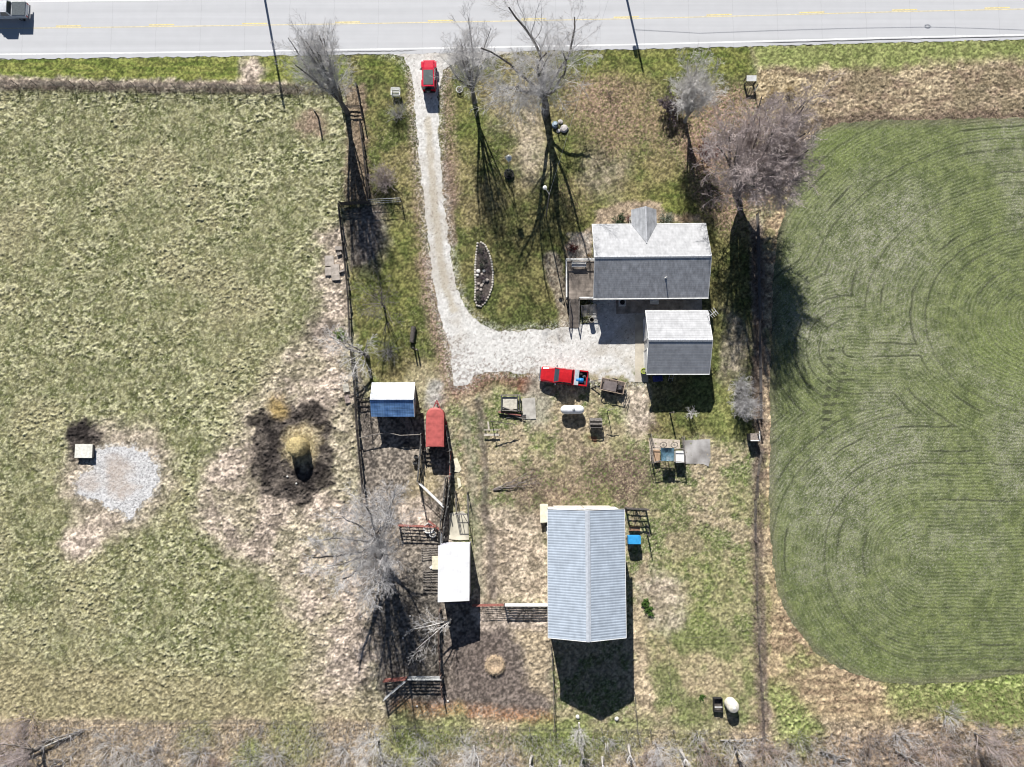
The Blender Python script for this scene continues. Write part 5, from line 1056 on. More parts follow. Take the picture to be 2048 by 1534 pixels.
# head gate and tubes on the old slab
pad('concrete_slab', [(899, 1026), (925, 1022), (936, 1030), (938, 1079), (918, 1080), (898, 1078)], .10, mat('loading slab', (.48, .45, .36), .95, var=.12, scale=1), 'cream concrete slab between cattle alley and white-roofed shed', 'concrete slab')
hg = thing('squeeze_frame', 'tall tube head-gate frame standing on the cream slab', 'cattle frame', W(915, 1024)); mb = MB()
for a in (912, 922, 934): p = W(a, 1026); mb.tube(p, p + Vector((0, 0, 1.9)), .045)
p, q = W(912, 1026), W(934, 1026); mb.tube(p + Vector((0, 0, 1.85)), q + Vector((0, 0, 1.85)), .05); mb.tube(p + Vector((0, 0, .9)), q + Vector((0, 0, .9)), .035)
mb.build('frame', M_steel(), hg); mb = MB()
for a, b in (((917, 1026), (919, 1040)), ((928, 1026), (936, 1046))): mb.tube(W(*a) + Vector((0, 0, 1.85)), W(*b) + Vector((0, 0, .1)), .035)
mb.build('brace', M_steel(), hg)
gate('thin tube gate at the east edge of the cream slab', (936, 985), (938, 1044), 1.6, M_steel(), 2, 0, .05)
gate('thin tube panel north of the cream slab', (912, 984), (914, 1024), 1.6, M_steel(), 2, 1, .05)
for i, (pl, lb) in enumerate((([(907, 918), (914, 915), (923, 938), (918, 945), (909, 943)], 'cream plank scrap leaning outside the cattle alley'), ([(914, 955), (920, 957), (923, 972), (917, 976)], 'small cream board scrap south of the larger scrap'), ([(1080, 1008), (1094, 1008), (1093, 1042), (1081, 1043)], 'pale yellow feed box on the north-west corner of the barn'))):
    mb = MB(); mb.prism([tuple(W(*p)[:2]) for p in pl], .0, .08 if i < 2 else .8); c = W(*pl[0]); r0_ = thing(['board_scrap', 'board_scrap', 'feed_box'][i], lb, ['board', 'board', 'box'][i], c)
    mb.build(['board', 'board', 'box'][i], mat('cream boards', (.62, .58, .44), .8, var=.08), r0_)
    if i == 2: MB().prism([tuple(W(*p)[:2]) for p in [(1079, 1007), (1095, 1007), (1094, 1043), (1080, 1044)]], .803, .86).build('lid', mat('cream lid', (.66, .64, .50), .7, var=.05), r0_)
# fences of the south pens
gate('rust-brown wire cattle panel between the white-roofed shed and the white board gate', (946, 1208), (1008, 1207), 1.35, M_rust(), 8, 6, .04)
gate('white board gate closing the pen against the pole barn', (1010, 1207), (1094, 1207), 1.4, mat('white gate boards', (.75, .75, .73), .7, var=.08), 6, 3, .05, bw=.17, brace=True)
board_fence('rusty board fence running south from the white-roofed shed along the muddy pen', [(881, 1215), (880, 1290), (883, 1345), (887, 1392)], 1.35, mat('rusted board', (.16, .11, .09), .9, var=.5, scale=4), rails=5, gap=1.8, jit=.08)
gate('grey board gate in the south-west pen', (818, 1352), (884, 1352), 1.45, mat('grey gate boards', (.48, .49, .48), .7, var=.3, scale=5), 5, 1, .05, bw=.14, brace=True)
gate('grey-white gate swung diagonally at the south-west pen corner', (771, 1393), (816, 1355), 1.45, mat('grey gate boards', ()), 5, 2, .05, bw=.10, brace=True)
gate('faded red gate west of the grey board gate', (770, 1357), (814, 1353), 1.35, M_rust(), 5, 1, .05, bw=.12)
wire_fence('dark post-and-wire fence down the west side of the corral under the tree shadows', [(757, 1190), (766, 1290), (771, 1355)], 1.3, gap=2.2, wires=4)
wire_fence('rusty fence running south from the barn corner', [(1102, 1288), (1106, 1360), (1108, 1452)], 1.2, mat('rusted board', ()), gap=1.5, wires=6, wr=.012)
gate('dark timber gate attached to the east wall of the barn', (1252, 1015), (1290, 1017), 2.0, M_dark(), 4, 2, .09, bw=.14, brace=True)
gate('thin steel panel running south from the dark timber gate', (1291, 1050), (1294, 1068), 1.9, M_steel(), 2, 0, .05)
wire_fence('back fence of steel posts along the pasture scrub', [(-40, 1440), (200, 1440), (480, 1439), (770, 1444)], 1.2, M_steel(), gap=2.1, wires=4, pr=.03)
wire_fence('back fence of steel posts behind the farmyard pens', [(785, 1450), (1105, 1454), (1300, 1458), (1528, 1464)], 1.3, M_steel(), gap=2.6, wires=5, pr=.035, lean=.12)
wire_fence('east field fence, northern stretch beside the big tree shadow', [(1512, 430), (1517, 640), (1519, 835)], 1.0, M_rust() if 0 else mat('purple brown post', (.14, .10, .095), .9, var=.3), gap=3.0, wires=7, wr=.018, lean=.05)
wire_fence('east field fence, leaning stretch south of the small white-topped hutch', [(1519, 900), (1508, 1000), (1508, 1080)], 1.1, mat('purple brown post', ()), gap=2.6, wires=5, wr=.012, lean=.25)
wire_fence('east field fence, southern stretch past the pole barn', [(1508, 1080), (1512, 1200), (1518, 1330), (1524, 1464)], 1.1, mat('purple brown post', ()), gap=2.6, wires=4, wr=.010, lean=.2)
wire_fence('faint garden wire on thin stakes south-east of the barn', [(1334, 1280), (1337, 1345), (1340, 1400)], .9, M_steel(), gap=4.0, wires=1, pr=.02)
wire_fence('wire cross fence between the barn pen and the east field fence', [(1290, 1274), (1400, 1272), (1510, 1268)], .8, M_steel(), gap=5, wires=1, pr=.02)
wire_fence('rusty wire fence running down to the south fence under the fine-twigged tree', [(1268, 1380), (1274, 1460)], 1.0, M_steel(), gap=2.0, wires=3)
# poles and wires
def pole(name, label, cat, a, h, r, m=None, lean=(0, 0)):
    c = W(*a); o = thing(name, label, cat, c); MB().tube(c - Vector((0, 0, .5)), c + Vector((lean[0], lean[1], h)), r, r * .8, n=12).build('pole', m or M_dark(), o); return o, c
pW, cW_ = pole('utility_pole', 'western of two tall roadside utility poles whose shadow crosses the highway', 'utility pole', (519, -62), 13.0, .16)
MB().bar(cW_ + Vector((-1.1, 0, 11.8)), cW_ + Vector((1.1, 0, 11.8)), .10, .12).build('crossarm', M_dark(), pW)
pE, cE_ = pole('utility_pole', 'eastern of two tall roadside utility poles whose shadow crosses the highway', 'utility pole', (1240, -62), 9.6, .16)
MB().lathe([(.05, 0), (.26, .05), (.26, .85), (.05, .9)], (cE_.x - .42, cE_.y, 7.3), 14).build('transformer', M_galv(), pE); MB().bar((cE_.x - .3, cE_.y, 7.5), (cE_.x, cE_.y, 7.5), .06).build('bracket', M_steel(), pE)
wz = thing('roadside_cable', 'cable along the north side of the highway casting a thin shadow on the road', 'cable', cE_); mb = MB()
E2 = W(2330, -80); 
def sag(a, b, s, n=16): return [a.lerp(b, i / n) - Vector((0, 0, s * 4 * (i / n) * (1 - i / n))) for i in range(n + 1)]
def above(px, py, z): g = W(px, py); return Vector((g.x - SHX * 1.5 * z, g.y - SHY * 1.5 * z, z))
cp = [cE_ + Vector((0, -.17, 5.6)), above(1400, 67, 5.55), above(1536, 62, 5.5), above(1700, 57, 5.45), above(1860, 54.5, 5.4), above(1950, 57, 5.45), above(2060, 61, 5.5), above(2330, 66, 5.9)]
mb.path(cp, .017); lp = cp[4]
for i in range(12):
    a0, a1 = i * math.pi / 6, (i + 1) * math.pi / 6; mb.tube(lp + Vector((-.3 + .36 * math.cos(a0), .22 * math.sin(a0), -.05)), lp + Vector((-.3 + .36 * math.cos(a1), .22 * math.sin(a1), -.05)), .035, n=5)
mb.build('cable', M_black(), wz)
yp, yc = pole('yard_light_pole', 'slim grey pole with a white yard light north-west of the house', 'pole', (1092, 432), 8.0, .09, M_weather())
MB().bar((yc.x, yc.y, 7.9), (yc.x - .5, yc.y + .75, 8.05), .06).build('arm', M_galv(), yp); MB().lathe([(.08, 0), (.26, .08), (.22, .25), (.06, .32)], (yc.x - .5, yc.y + .8, 7.75), 14).build('lamp_head', mat('lamp housing', (.75, .75, .73), .4), yp)
a = cE_ + Vector((0, -.2, 8.2)); b = Vector((yc.x, yc.y, 7.8)); wr_ = thing('service_wire', 'thin service wire from the roadside pole to the yard light pole', 'wire', Vector((b.x, b.y, 7.8))); mb = MB(); mb.path(sag(a, b, 1.0), .012, 4); mb.build('wire', M_galv(), wr_)
bh, bc = pole('birdhouse_pole', 'white-topped martin house pole in a round planter on the front lawn', 'birdhouse', (1018, 349), 5.4, .045, M_galv())
MB().lathe([(.05, 0), (.34, .05), (.34, .40), (.38, .42), (.05, .75)], (bc.x, bc.y, 4.95), 8).build('birdhouse', mat('white birdhouse', (.65, .65, .62), .6), bh)
MB().bar((bc.x, bc.y, 3.9), (bc.x - .5, bc.y + .3, 4.8), .05).bar((bc.x - .5, bc.y + .3, 4.8), (bc.x - .25, bc.y + .3, 5.2), .05).build('bracket', M_white(), bh)
MB().lathe([(.50, 0), (.62, .02), (.64, .30), (.52, .32), (.48, .22), (.05, .20)], (bc.x, bc.y, 0), 20).build('planter', M_black(), bh)
bush('planter_shrub', 'dark shrub growing in the round planter at the martin pole', 'shrub', 1018, 349, .75, .5, 20, tw_dark, 301, z=.2, leaf=(500, .05, ev, .06))
for i, (a, b_, h, r, m_, lb) in enumerate((((637, 236), 1.9, 2.0, .12, M_dark(), 'thick leaning post stump in the pasture west of the vase-shaped tree'), ((1340, 826), 1.9, 2.1, .10, M_dark(), 'plain dark post in the southern edge of the garage shadow'), ((1514, 838), 1, 2.0, .12, M_weather(), 'pale-topped corner post on the east field fence'), ((1508, 868), 1, 1.9, .09, M_weather(), 'short post next to the small white-topped hutch'), ((858, 898), 1, 1.6, .08, M_weather(), 'grey post at the back corner of the red trailer'))):
    o, c = pole('wood_post', lb, 'post', a, h, r, m_); MB().tube(c + Vector((0, 0, h)), c + Vector((0, 0, h + .05)), r * .85, r * .6, 12).build('cap', M_weather(), o)
for a, lb, hh in (((984, 844), 'T-shaped clothes post beside the low tan bench, western one', 2.1), ((1214, 822), 'T-shaped clothes post east of the white propane tank', 2.1)):
    o, c = pole('clothes_post', lb, 'post', a, hh, .06, M_dark(), (0, 0)); e = .75
    if 'western' in lb: MB().bar((c.x - .2, c.y + .05, hh), (c.x + 2.9, c.y - .35, hh * .62), .09).build('crossarm', M_dark(), o)
    else: MB().bar((c.x - e, c.y + .42, hh + .18), (c.x, c.y, hh), .07).bar((c.x, c.y, hh), (c.x + e, c.y + .30, hh + .12), .07).build('crossarm', M_weather(), o)
# ---------------------------------------------------------------- yard things
def box_thing(name, label, cat, a, size, m, rz=0, z=0, part='body', bev=.0):
    c = W(a[0], a[1], z); o = thing(name, label, cat, Vector((c.x, c.y, z)), rz); MB().box((0, 0, size[2] / 2), size).build(part, m, o, local=True, bevel=bev); return o, c
# hay bale
c = W(600, 893); hb = thing('round_bale', 'big upright round hay bale in the trampled black mud ring', 'hay bale', c); R = random.Random(9); hay = mat('golden hay', (.42, .34, .17), .95, var=.35, scale=6, bump=1.0, bscale=10)
MB().lathe([(.9, 0), (1.22, .05), (1.18, .5), (1.20, 1.1), (1.14, 1.7), (1.05, 2.15), (.80, 2.42), (.4, 2.5), (.05, 2.46)], (c.x, c.y, 0), 26, wob=.045, rg=R).build('bale', hay, hb)
S = []
for k in range(1500):
    a_ = R.uniform(0, 6.283); rr = R.uniform(.7, 1.3) if k % 2 else R.uniform(.0, 1.0); z = R.uniform(.1, 2.3) if k % 2 else 2.35
    if k % 2: rr = 1.15
    p = Vector((c.x + math.cos(a_) * rr, c.y + math.sin(a_) * rr, z)); S.append((*p, *(p + Vector((R.uniform(-.25, .25), R.uniform(-.25, .25), R.uniform(-.1, .22)))), .010, .006))
for k in range(900):
    a_ = R.uniform(0, 6.283); rr = 1.1 + abs(R.gauss(0, .55)); p = Vector((c.x + math.cos(a_) * rr, c.y + math.sin(a_) * rr, .06)); S.append((*p, *(p + Vector((R.uniform(-.3, .3), R.uniform(-.3, .3), R.uniform(-.03, .15)))), .012, .006))
segs_obj('loose_hay', S, mat('loose hay', (.50, .43, .24), .9, var=.3, scale=5), hb, 3)
c = W(990, 1329); hp = thing('straw_pile', 'eaten-down round straw heap in the muddy pen', 'straw heap', c)
MB().lathe([(1.0, 0), (1.12, .12), (.95, .40), (.7, .34), (.35, .25), (.05, .22)], (c.x, c.y, 0), 30, wob=.10, rg=R).build('heap', mat('stale straw', (.42, .32, .22), .95, var=.5, scale=5, bump=1.0, bscale=9), hp)
S = []
for k in range(1300):
    a_ = R.uniform(0, 6.283); rr = R.uniform(.4, 1.25); p = Vector((c.x + math.cos(a_) * rr, c.y + math.sin(a_) * rr, .08 + .33 * max(0, 1 - abs(rr - .85) * 2.2))); S.append((*p, *(p + Vector((R.uniform(-.25, .25), R.uniform(-.25, .25), R.uniform(-.03, .14)))), .016, .008))
segs_obj('loose_straw', S, mat('pale straw', (.58, .46, .32), .9, var=.3, scale=5), hp, 3)
# white feeder on mud
o, c = box_thing('mineral_feeder', 'square white lidded feeder in a dark mud patch beside the gravel', 'feeder', (173, 902), (2.0, 1.55, .55), M_weather(), bev=.03); MB().box((0, 0, .59), (2.15, 1.7, .07)).build('lid', mat('feeder lid', (.66, .65, .58), .8, var=.08), o, local=True, bevel=.015)
# propane tank
c = W(1143.5, 820); pt = thing('propane_tank', 'white horizontal propane tank south of the red pickup truck', 'gas tank', c)
MB().lathe([(.08, -1.46), (.30, -1.38), (.46, -1.2), (.53, -.98), (.54, -.5), (.54, .5), (.53, .98), (.46, 1.2), (.30, 1.38), (.08, 1.46)], (0, 0, .86), 28, 'x').build('tank', mat('glossy white tank', (.74, .75, .76), .35, var=.04), pt, local=True, smooth=True)
for x in (-.85, .85): MB().box((x, 0, .2), (.14, .8, .42)).build('leg', M_galv(), pt, local=True)
MB().lathe([(.17, 0), (.17, .16), (.10, .24)], (.12, 0, 1.36), 14).build('valve_dome', M_galv(), pt, local=True)
# wire crate on stand
c = W(1190, 846); wc = thing('rabbit_hutch', 'small weathered open hutch east of the propane tank', 'hutch', c)
for x in (-.68, .68):
    for y in (-.55, .55): MB().bar((x, y, 0), (x, y, 1.15), .08).build('leg', M_weather(), wc, local=True)
MB().box((0, 0, .55), (1.4, 1.1, .06)).build('floor', M_dark(), wc, local=True); mb = MB()
for z in (.72, .9, 1.1):
    for s_ in (-1, 1): mb.bar((-.7, s_ * .58, z), (.7, s_ * .58, z), .04, .09); mb.bar((s_ * .74, -.55, z), (s_ * .74, .55, z), .04, .09)
mb.build('slat', M_weather(), wc, local=True); MB().box((0, .38, 1.19), (1.5, .38, .04)).box((0, -.12, 1.19), (1.5, .22, .04)).build('lid', M_weather(), wc, local=True)
# lumber and frames
c = W(1021, 806); lf = thing('timber_trestle', 'open square timber frame lying over a pale panel by the salvaged lumber', 'frame', c)
for y in (-.95, .95): MB().bar((-1.25, y, .55), (1.25, y, .55), .13, .15).build('beam', M_weather(), lf, local=True)
for x in (-1.1, .85, 1.15): MB().bar((x, -.9, .66), (x, .9, .66), .11, .10).build('cross_beam', mat('dark joist', (.05, .05, .055), .8), lf, local=True)
for x in (-1.15, 1.15):
    for y in (-.9, .9): MB().bar((x, y, 0), (x, y, .5), .1).build('leg', M_dark(), lf, local=True)
MB().box((-.1, 0, .33), (1.85, 1.5, .05)).build('panel', mat('cream panel', (.48, .45, .38), .8, var=.15), lf, local=True)
lum = [((997, 824), (1042, 831), .35, .16, 'rust-red board on top of the salvaged lumber stack', M_rust()), ((995, 822), (1050, 838), .22, .13, 'long pale board at the front of the salvaged lumber stack', M_weather()), ((1003, 812), (1030, 822), .45, .14, 'bleached plank slanting across the wooden frame corner', mat('bleached plank', (.42, .39, .34), .85)), ((998, 829), (1052, 834), .12, .18, 'lowest dark board of the salvaged lumber stack', M_dark()), ((1002, 818), (1045, 824), .20, .2, 'dark beam under the slanting bleached plank', M_dark()), ((1012, 836), (1052, 830), .08, .12, 'short black offcut at the east end of the lumber stack', mat('dark joist', ()))]
for a, b_, z, w_, lb, m_ in lum:
    p, q = W(*a), W(*b_); o = thing('loose_board', lb, 'board', (p + q) / 2, group='salvaged lumber'); u = Vector((0, 0, z)); MB().bar(p + u, q + u, w_, .05).build('board', m_, o)
for i, (a, b_, w_, lb, m_) in enumerate((((691, 768), (694, 784), .75, 'upper cream slab lying west of the pasture fence near the blue-roofed shed', 'c'), ((693, 790), (697, 806), .62, 'lower pinkish board west of the pasture fence near the blue-roofed shed', 'p'))):
    p, q = W(*a), W(*b_); o = thing('loose_board', lb, 'board', (p + q) / 2); u = Vector((0, 0, .15)); MB().bar(p + u, q + u, w_, .10).build('board', mat('cream panel', ()) if m_ == 'c' else mat('pinkish board', (.40, .32, .28), .9, var=.2), o)
slabs = [((659, 522), (1.15, 1.35), .05, 'north-west stone slab of the group at the pasture fence'), ((659, 543), (1.1, 1.1), .03, 'south-west stone slab of the group at the pasture fence'), ((671, 540), (1.1, 1.4), .02, 'large tan slab on the east of the slab group'), ((672, 555), (1.05, .8), .0, 'southernmost small slab of the slab group'), ((678, 497), (.9, .5), -.1, 'isolated wedge-shaped slab north of the slab group'), ((679, 508), (.6, .35), .2, 'small broken slab just south of the wedge-shaped one'), ((685, 543), (.9, .25), .1, 'narrow strip of stone between slabs and fence')]
for i, (a, s_, z, lb) in enumerate(slabs):
    c = W(*a); o = thing('stone_slab', lb, 'slab', c, .03 * i, group='loose stone slabs by the pasture fence'); MB().box((0, 0, .08 + i * .012), (s_[0], s_[1], .16 + .02 * i), z).build('slab', mat('tan stone', (.36, .32, .28), .95, var=.2, scale=2), o, local=True, bevel=.02)
# garden bed
bed = [(955, 487), (962, 485), (970, 490), (977, 503), (983, 523), (986, 545), (985, 570), (979, 590), (970, 606), (962, 613), (954, 611), (950, 600), (951, 570), (950, 540), (952, 510)]
mb = MB(); mb.prism([tuple(W(*p)[:2]) for p in bed], -.05, .06); gb = thing('flower_bed', 'long stone-edged flower bed on the lawn east of the drive', 'flower bed', W(967, 550)); mb.build('soil', mat('dark bed soil', (.075, .062, .055), .95, var=.5, scale=3, bump=.8), gb)
BW = wp(bed); R = random.Random(2); k = 0
for (x0, y0), (x1, y1) in zip(BW, BW[1:] + BW[:1]):
    L = math.hypot(x1 - x0, y1 - y0); n = max(1, round(L / .34))
    for i in range(n):
        t = i / n; x, y = x0 + (x1 - x0) * t, y0 + (y1 - y0) * t; s_ = R.uniform(.13, .17)
        MB().lathe([(s_ * .7, 0), (s_, s_ * .5), (s_ * .75, s_ * 1.1), (.02, s_ * 1.25)], (x, y, .0), 7, wob=.15, rg=R).build('stone', mat('pale edging stone', (.52, .48, .42), .9, var=.2), gb)
for i, (a, b_, s_) in enumerate(((957, 543, .28), (968, 542, .24), (955, 551, .20), (964, 549, .26), (974, 561, .30), (968, 563, .22), (957, 568, .2), (963, 572, .22), (955, 578, .17), (962, 580, .2), (966, 568, .16))):
    c = W(a, b_); o = thing('garden_stone', ['round white stone at the west edge of the flower bed', 'round white stone in the middle of the flower bed', 'small white stone below the western round one', 'flat grey square stone in the flower bed', 'tan square paver near the east edge of the flower bed', 'small tan stone beside the square paver', 'pale pebble in the southern third of the bed, westernmost', 'pale pebble in the southern third of the bed, middle', 'lowest small pebble at the bed west edge', 'lowest pebble in the middle of the bed', 'tiny pebble just below the tan stone'][i], 'stone', Vector((c.x, c.y, .06)), .4 * i)
    MB().lathe([(s_ * .7, 0), (s_, s_ * .4), (s_ * .7, s_ * .8), (.02, s_ * .9)], (0, 0, 0), 8 if i not in (3, 4) else 4, wob=.1, rg=R).build('stone', mat('white stone', (.60, .58, .54), .9, var=.1) if i < 3 else mat('tan stone', ()), o, local=True)
for i, (a, b_, r) in enumerate(((962, 500, .55), (967, 512, .7), (966, 526, .75), (972, 536, .6), (962, 535, .5), (965, 555, .5), (960, 590, .4), (966, 597, .45), (958, 600, .35))):
    bush('bed_plant', ['northernmost dark plant in the flower bed', 'second dark plant from the north end of the flower bed', 'large dark plant in the middle north of the flower bed', 'dark plant by the east rim above the white stones', 'dark plant just north of the white stones', 'withered plant between stones and paver', 'brown plant near the south tip, west side', 'brown plant near the south tip, east side', 'southernmost brown plant in the flower bed'][i], 'plant', a, b_, .5, r, 22, tw_dark if i < 6 else tw_brown, 400 + i, group='plants in the flower bed', kids=4, leaf=(300, .05, purp if i % 2 else ev, .07), z=.05)
# front lawn objects
c = W(793, 190); sw = thing('lattice_bench', 'square white lattice seat standing at the edge of the drive', 'seat', c)
for x in (-.5, .5):
    for y in (-.4, .4): MB().bar((x, y, 0), (x, y, .85), .07).build('leg', M_white(), sw, local=True)
mb = MB()
for k in range(5): mb.bar((-.55, -.4 + .2 * k, .5), (.55, -.4 + .2 * k, .5), .12, .03)
mb.build('seat', M_white(), sw, local=True); mb = MB()
for k in range(5): mb.bar((-.55, .45, .6 + .13 * k), (.55, .45, .6 + .13 * k), .03, .07)
for s_ in (-1, 1): mb.bar((s_ * .55, -.4, .85), (s_ * .55, .45, .85), .12, .04)
mb.build('backrest', M_white(), sw, local=True)
c = W(919, 181); rg = thing('white_ring', 'white metal ring standing low on the lawn under the narrow tree', 'ring', c); mb = MB()
for i in range(24):
    a0, a1 = i * math.pi / 12, (i + 1) * math.pi / 12; mb.tube((.40 * math.cos(a0), .40 * math.sin(a0), .3), (.40 * math.cos(a1), .40 * math.sin(a1), .3), .05, n=6)
mb.build('hoop', M_white(), rg, local=True); MB().lathe([(.10, 0), (.06, .1), (.06, .24), (.2, .28)], (0, 0, 0), 10).build('stand', M_dark(), rg, local=True)
c = W(1110, 251); wl_ = thing('well_head', 'blue-grey round well cap with hand pump by the crooked tree', 'well', c)
MB().lathe([(.42, 0), (.42, .35), (.36, .40), (.05, .42)], (0, 0, 0), 18).build('casing', mat('blue grey enamel', (.20, .26, .32), .5, var=.2), wl_, local=True); MB().lathe([(.20, .42), (.20, .50), (.14, .52)], (0, 0, 0), 14).build('cap', mat('pale blue cap', (.45, .55, .62), .5), wl_, local=True)
MB().tube((.25, -.35, 0), (.25, -.35, 1.2), .07).bar((.25, -.35, 1.15), (.75, -.1, 1.3), .05).build('pump', M_dark(), wl_, local=True)
for i, (a, b_, s_, lb) in enumerate(((1128, 258, .55, 'large pale rock east of the well'), (1121, 244, .33, 'smaller grey rock north-east of the well'), (1117, 262, .28, 'small rock between the well and the large pale rock'))):
    c = W(a, b_); o = thing('lawn_rock', lb, 'rock', c); MB().lathe([(s_ * .8, -.05), (s_, s_ * .25), (s_ * .7, s_ * .55), (.03, s_ * .65)], (0, 0, 0), 11, wob=.12, rg=R).build('rock', mat('pale rock', (.46, .43, .41), .95, var=.2), o, local=True)
c = W(1497, 168); mbx = thing('mailbox_stand', 'small white-roofed slatted stand at the roadside field corner', 'stand', c)
MB().slab([(-.65, -.25, 1.2), (.6, -.25, 1.2), (.6, .45, 1.35), (-.65, .45, 1.35)], .05).build('top', M_white(), mbx, local=True)
mb = MB()
for k in range(7): mb.bar((-.6 + .2 * k, -.3, .1), (-.6 + .2 * k, -.3, 1.15), .10, .03)
mb.build('slats', M_dark(), mbx, local=True)
for x in (-.6, .55): MB().bar((x, -.2, 0), (x, -.2, 1.15), .10).build('post', M_dark(), mbx, local=True); MB().bar((x, .4, 0), (x, .4, 1.3), .10).build('post', M_dark(), mbx, local=True)
o, c = pole('marker_post', 'leaning white-edged post against the slatted roadside stand', 'post', (1509, 184), 1.7, .07, M_dark(), (-.1, .2)); MB().bar(c + Vector((-.12, 0, .2)), c + Vector((-.06, .15, 1.5)), .05, .22).build('board', M_white(), o)
bush('pampas_grass', 'tall cream grass clump by the roadside stand, western one', 'grass clump', 1545, 190, 1.3, 1.1, 70, mat('cream grass', (.60, .50, .32), .9, var=.2), 311, kids=2, tipr=.014, lv=2)
bush('pampas_grass', 'tall cream grass clump east of its twin near the roadside stand', 'grass clump', 1580, 184, 1.3, 1.0, 60, mat('cream grass', ()), 312, kids=2, tipr=.014, lv=2)
bush('pampas_grass', 'tan grass clump south of the roadside stand', 'grass clump', 1530, 205, 1.0, 1.0, 50, mat('cream grass', ()), 313, kids=2, tipr=.012, lv=2)
# house yard
c = W(1243, 607); ac = thing('air_conditioner', 'square white-edged air conditioner behind the house', 'air conditioner', c, .02)
MB().box((0, 0, .4), (.85, .85, .75)).build('casing', M_galv(), ac, local=True, bevel=.02); mb = MB()
for s_ in (-1, 1): mb.bar((-.44, s_ * .40, .80), (.44, s_ * .40, .80), .07); mb.bar((s_ * .40, -.36, .80), (s_ * .40, .36, .80), .07)
mb.build('rim', M_white(), ac, local=True); MB().lathe([(.30, 0), (.30, .02)], (0, 0, .785), 16).build('fan_grille', M_black(), ac, local=True)
o, c = box_thing('storage_bench', 'small white bench box on the patio behind the house', 'bench', (1308, 605), (1.05, .5, .42), M_white(), bev=.02); MB().box((0, .22, .62), (1.05, .06, .4)).build('backrest', M_white(), o, local=True)
c = W(1177, 622, 0); tl = thing('trellis_rack', 'slatted wooden rack leaning beside the ramp', 'rack', c, .08); mb = MB()
for k in range(13): mb.bar((-.9 + .15 * k, -.72, .28), (-.9 + .15 * k, .62, .95), .07, .03)
mb.build('slats', mat('pale slats', (.42, .40, .37), .9), tl, local=True)
for x in (-.95, .95): MB().bar((x, -.75, .2), (x, .65, .9), .08).build('rail', M_dark(), tl, local=True); MB().bar((x, .6, 0), (x, .6, .9), .08).build('leg', M_dark(), tl, local=True)
c = W(1182, 642); tc_ = thing('trash_barrel', 'round open barrel on the gravel by the slatted rack', 'barrel', c); MB().lathe([(.26, 0), (.30, .05), (.30, .85), (.33, .9), (.33, .94), (.27, .94), (.27, .5), (.02, .5)], (0, 0, 0), 20).build('drum', mat('tan drum', (.32, .29, .24), .7), tc_, local=True); MB().lathe([(.28, .45), (.28, .52)], (.35 * 0, 0, 0), 16).build('contents', M_black(), tc_, local=True)
c = W(1285.5, 743); gbk = thing('plastic_tub', 'yellow-green tub at the corner of the concrete apron', 'tub', c); MB().lathe([(.28, 0), (.34, .7), (.38, .72), (.38, .77), (.30, .77), (.27, .4), (.02, .4)], (0, 0, 0), 20).build('tub', mat('lime plastic', (.32, .38, .06), .5), gbk, local=True); MB().lathe([(.27, .42), (.30, .66), (.05, .70)], (0, 0, 0), 14).build('contents', mat('yellow green leaves', ()), gbk, local=True)
c = W(1320, 757); sb = thing('blue_swing', 'dark blue covered object in the garage shadow', 'tarp', c); MB().box((-.3, 0, .35), (1.3, .8, .7), .1, .7).build('cover', mat('blue tarp', (.02, .03, .16), .6, var=.3), sb, local=True, bevel=.06)
c = W(1336, 762); hf = thing('hand_cart', 'thin pale frame cart leaning on the south wall of the garage', 'cart', c); mb = MB(); mb.tube((0, 0, .1), (0, .9, 1.3), .03).tube((.5, 0, .1), (.5, .9, 1.3), .03).tube((0, .9, 1.3), (.5, .9, 1.3), .03).tube((0, .3, .5), (.5, .3, .5), .03); mb.build('frame', M_galv(), hf, local=True); MB().lathe([(.2, -.05), (.2, .05)], (.25, -.05, .22), 14, 'x').build('wheel', M_black(), hf, local=True)
c = W(826, 670); lg = thing('hollow_log', 'dark upright hollow log trough beside the drive', 'log', c, -.12); MB().tube((0, 1.0, .32), (0, -1.0, .32), .32, .28, 14).build('log', M_dark(), lg, local=True); MB().tube((0, 1.01, .32), (0, 1.03, .32), .22, .22, 12).build('hollow', M_black(), lg, local=True)
o, c = pole('short_post', 'pair-topped short dark post south of the hollow log', 'post', (829, 698), 1.4, .12, M_dark()); MB().tube((c.x + .4, c.y - .2, 0), (c.x + .4, c.y - .2, 1.3), .1, n=10).build('second_post', M_weather(), o)
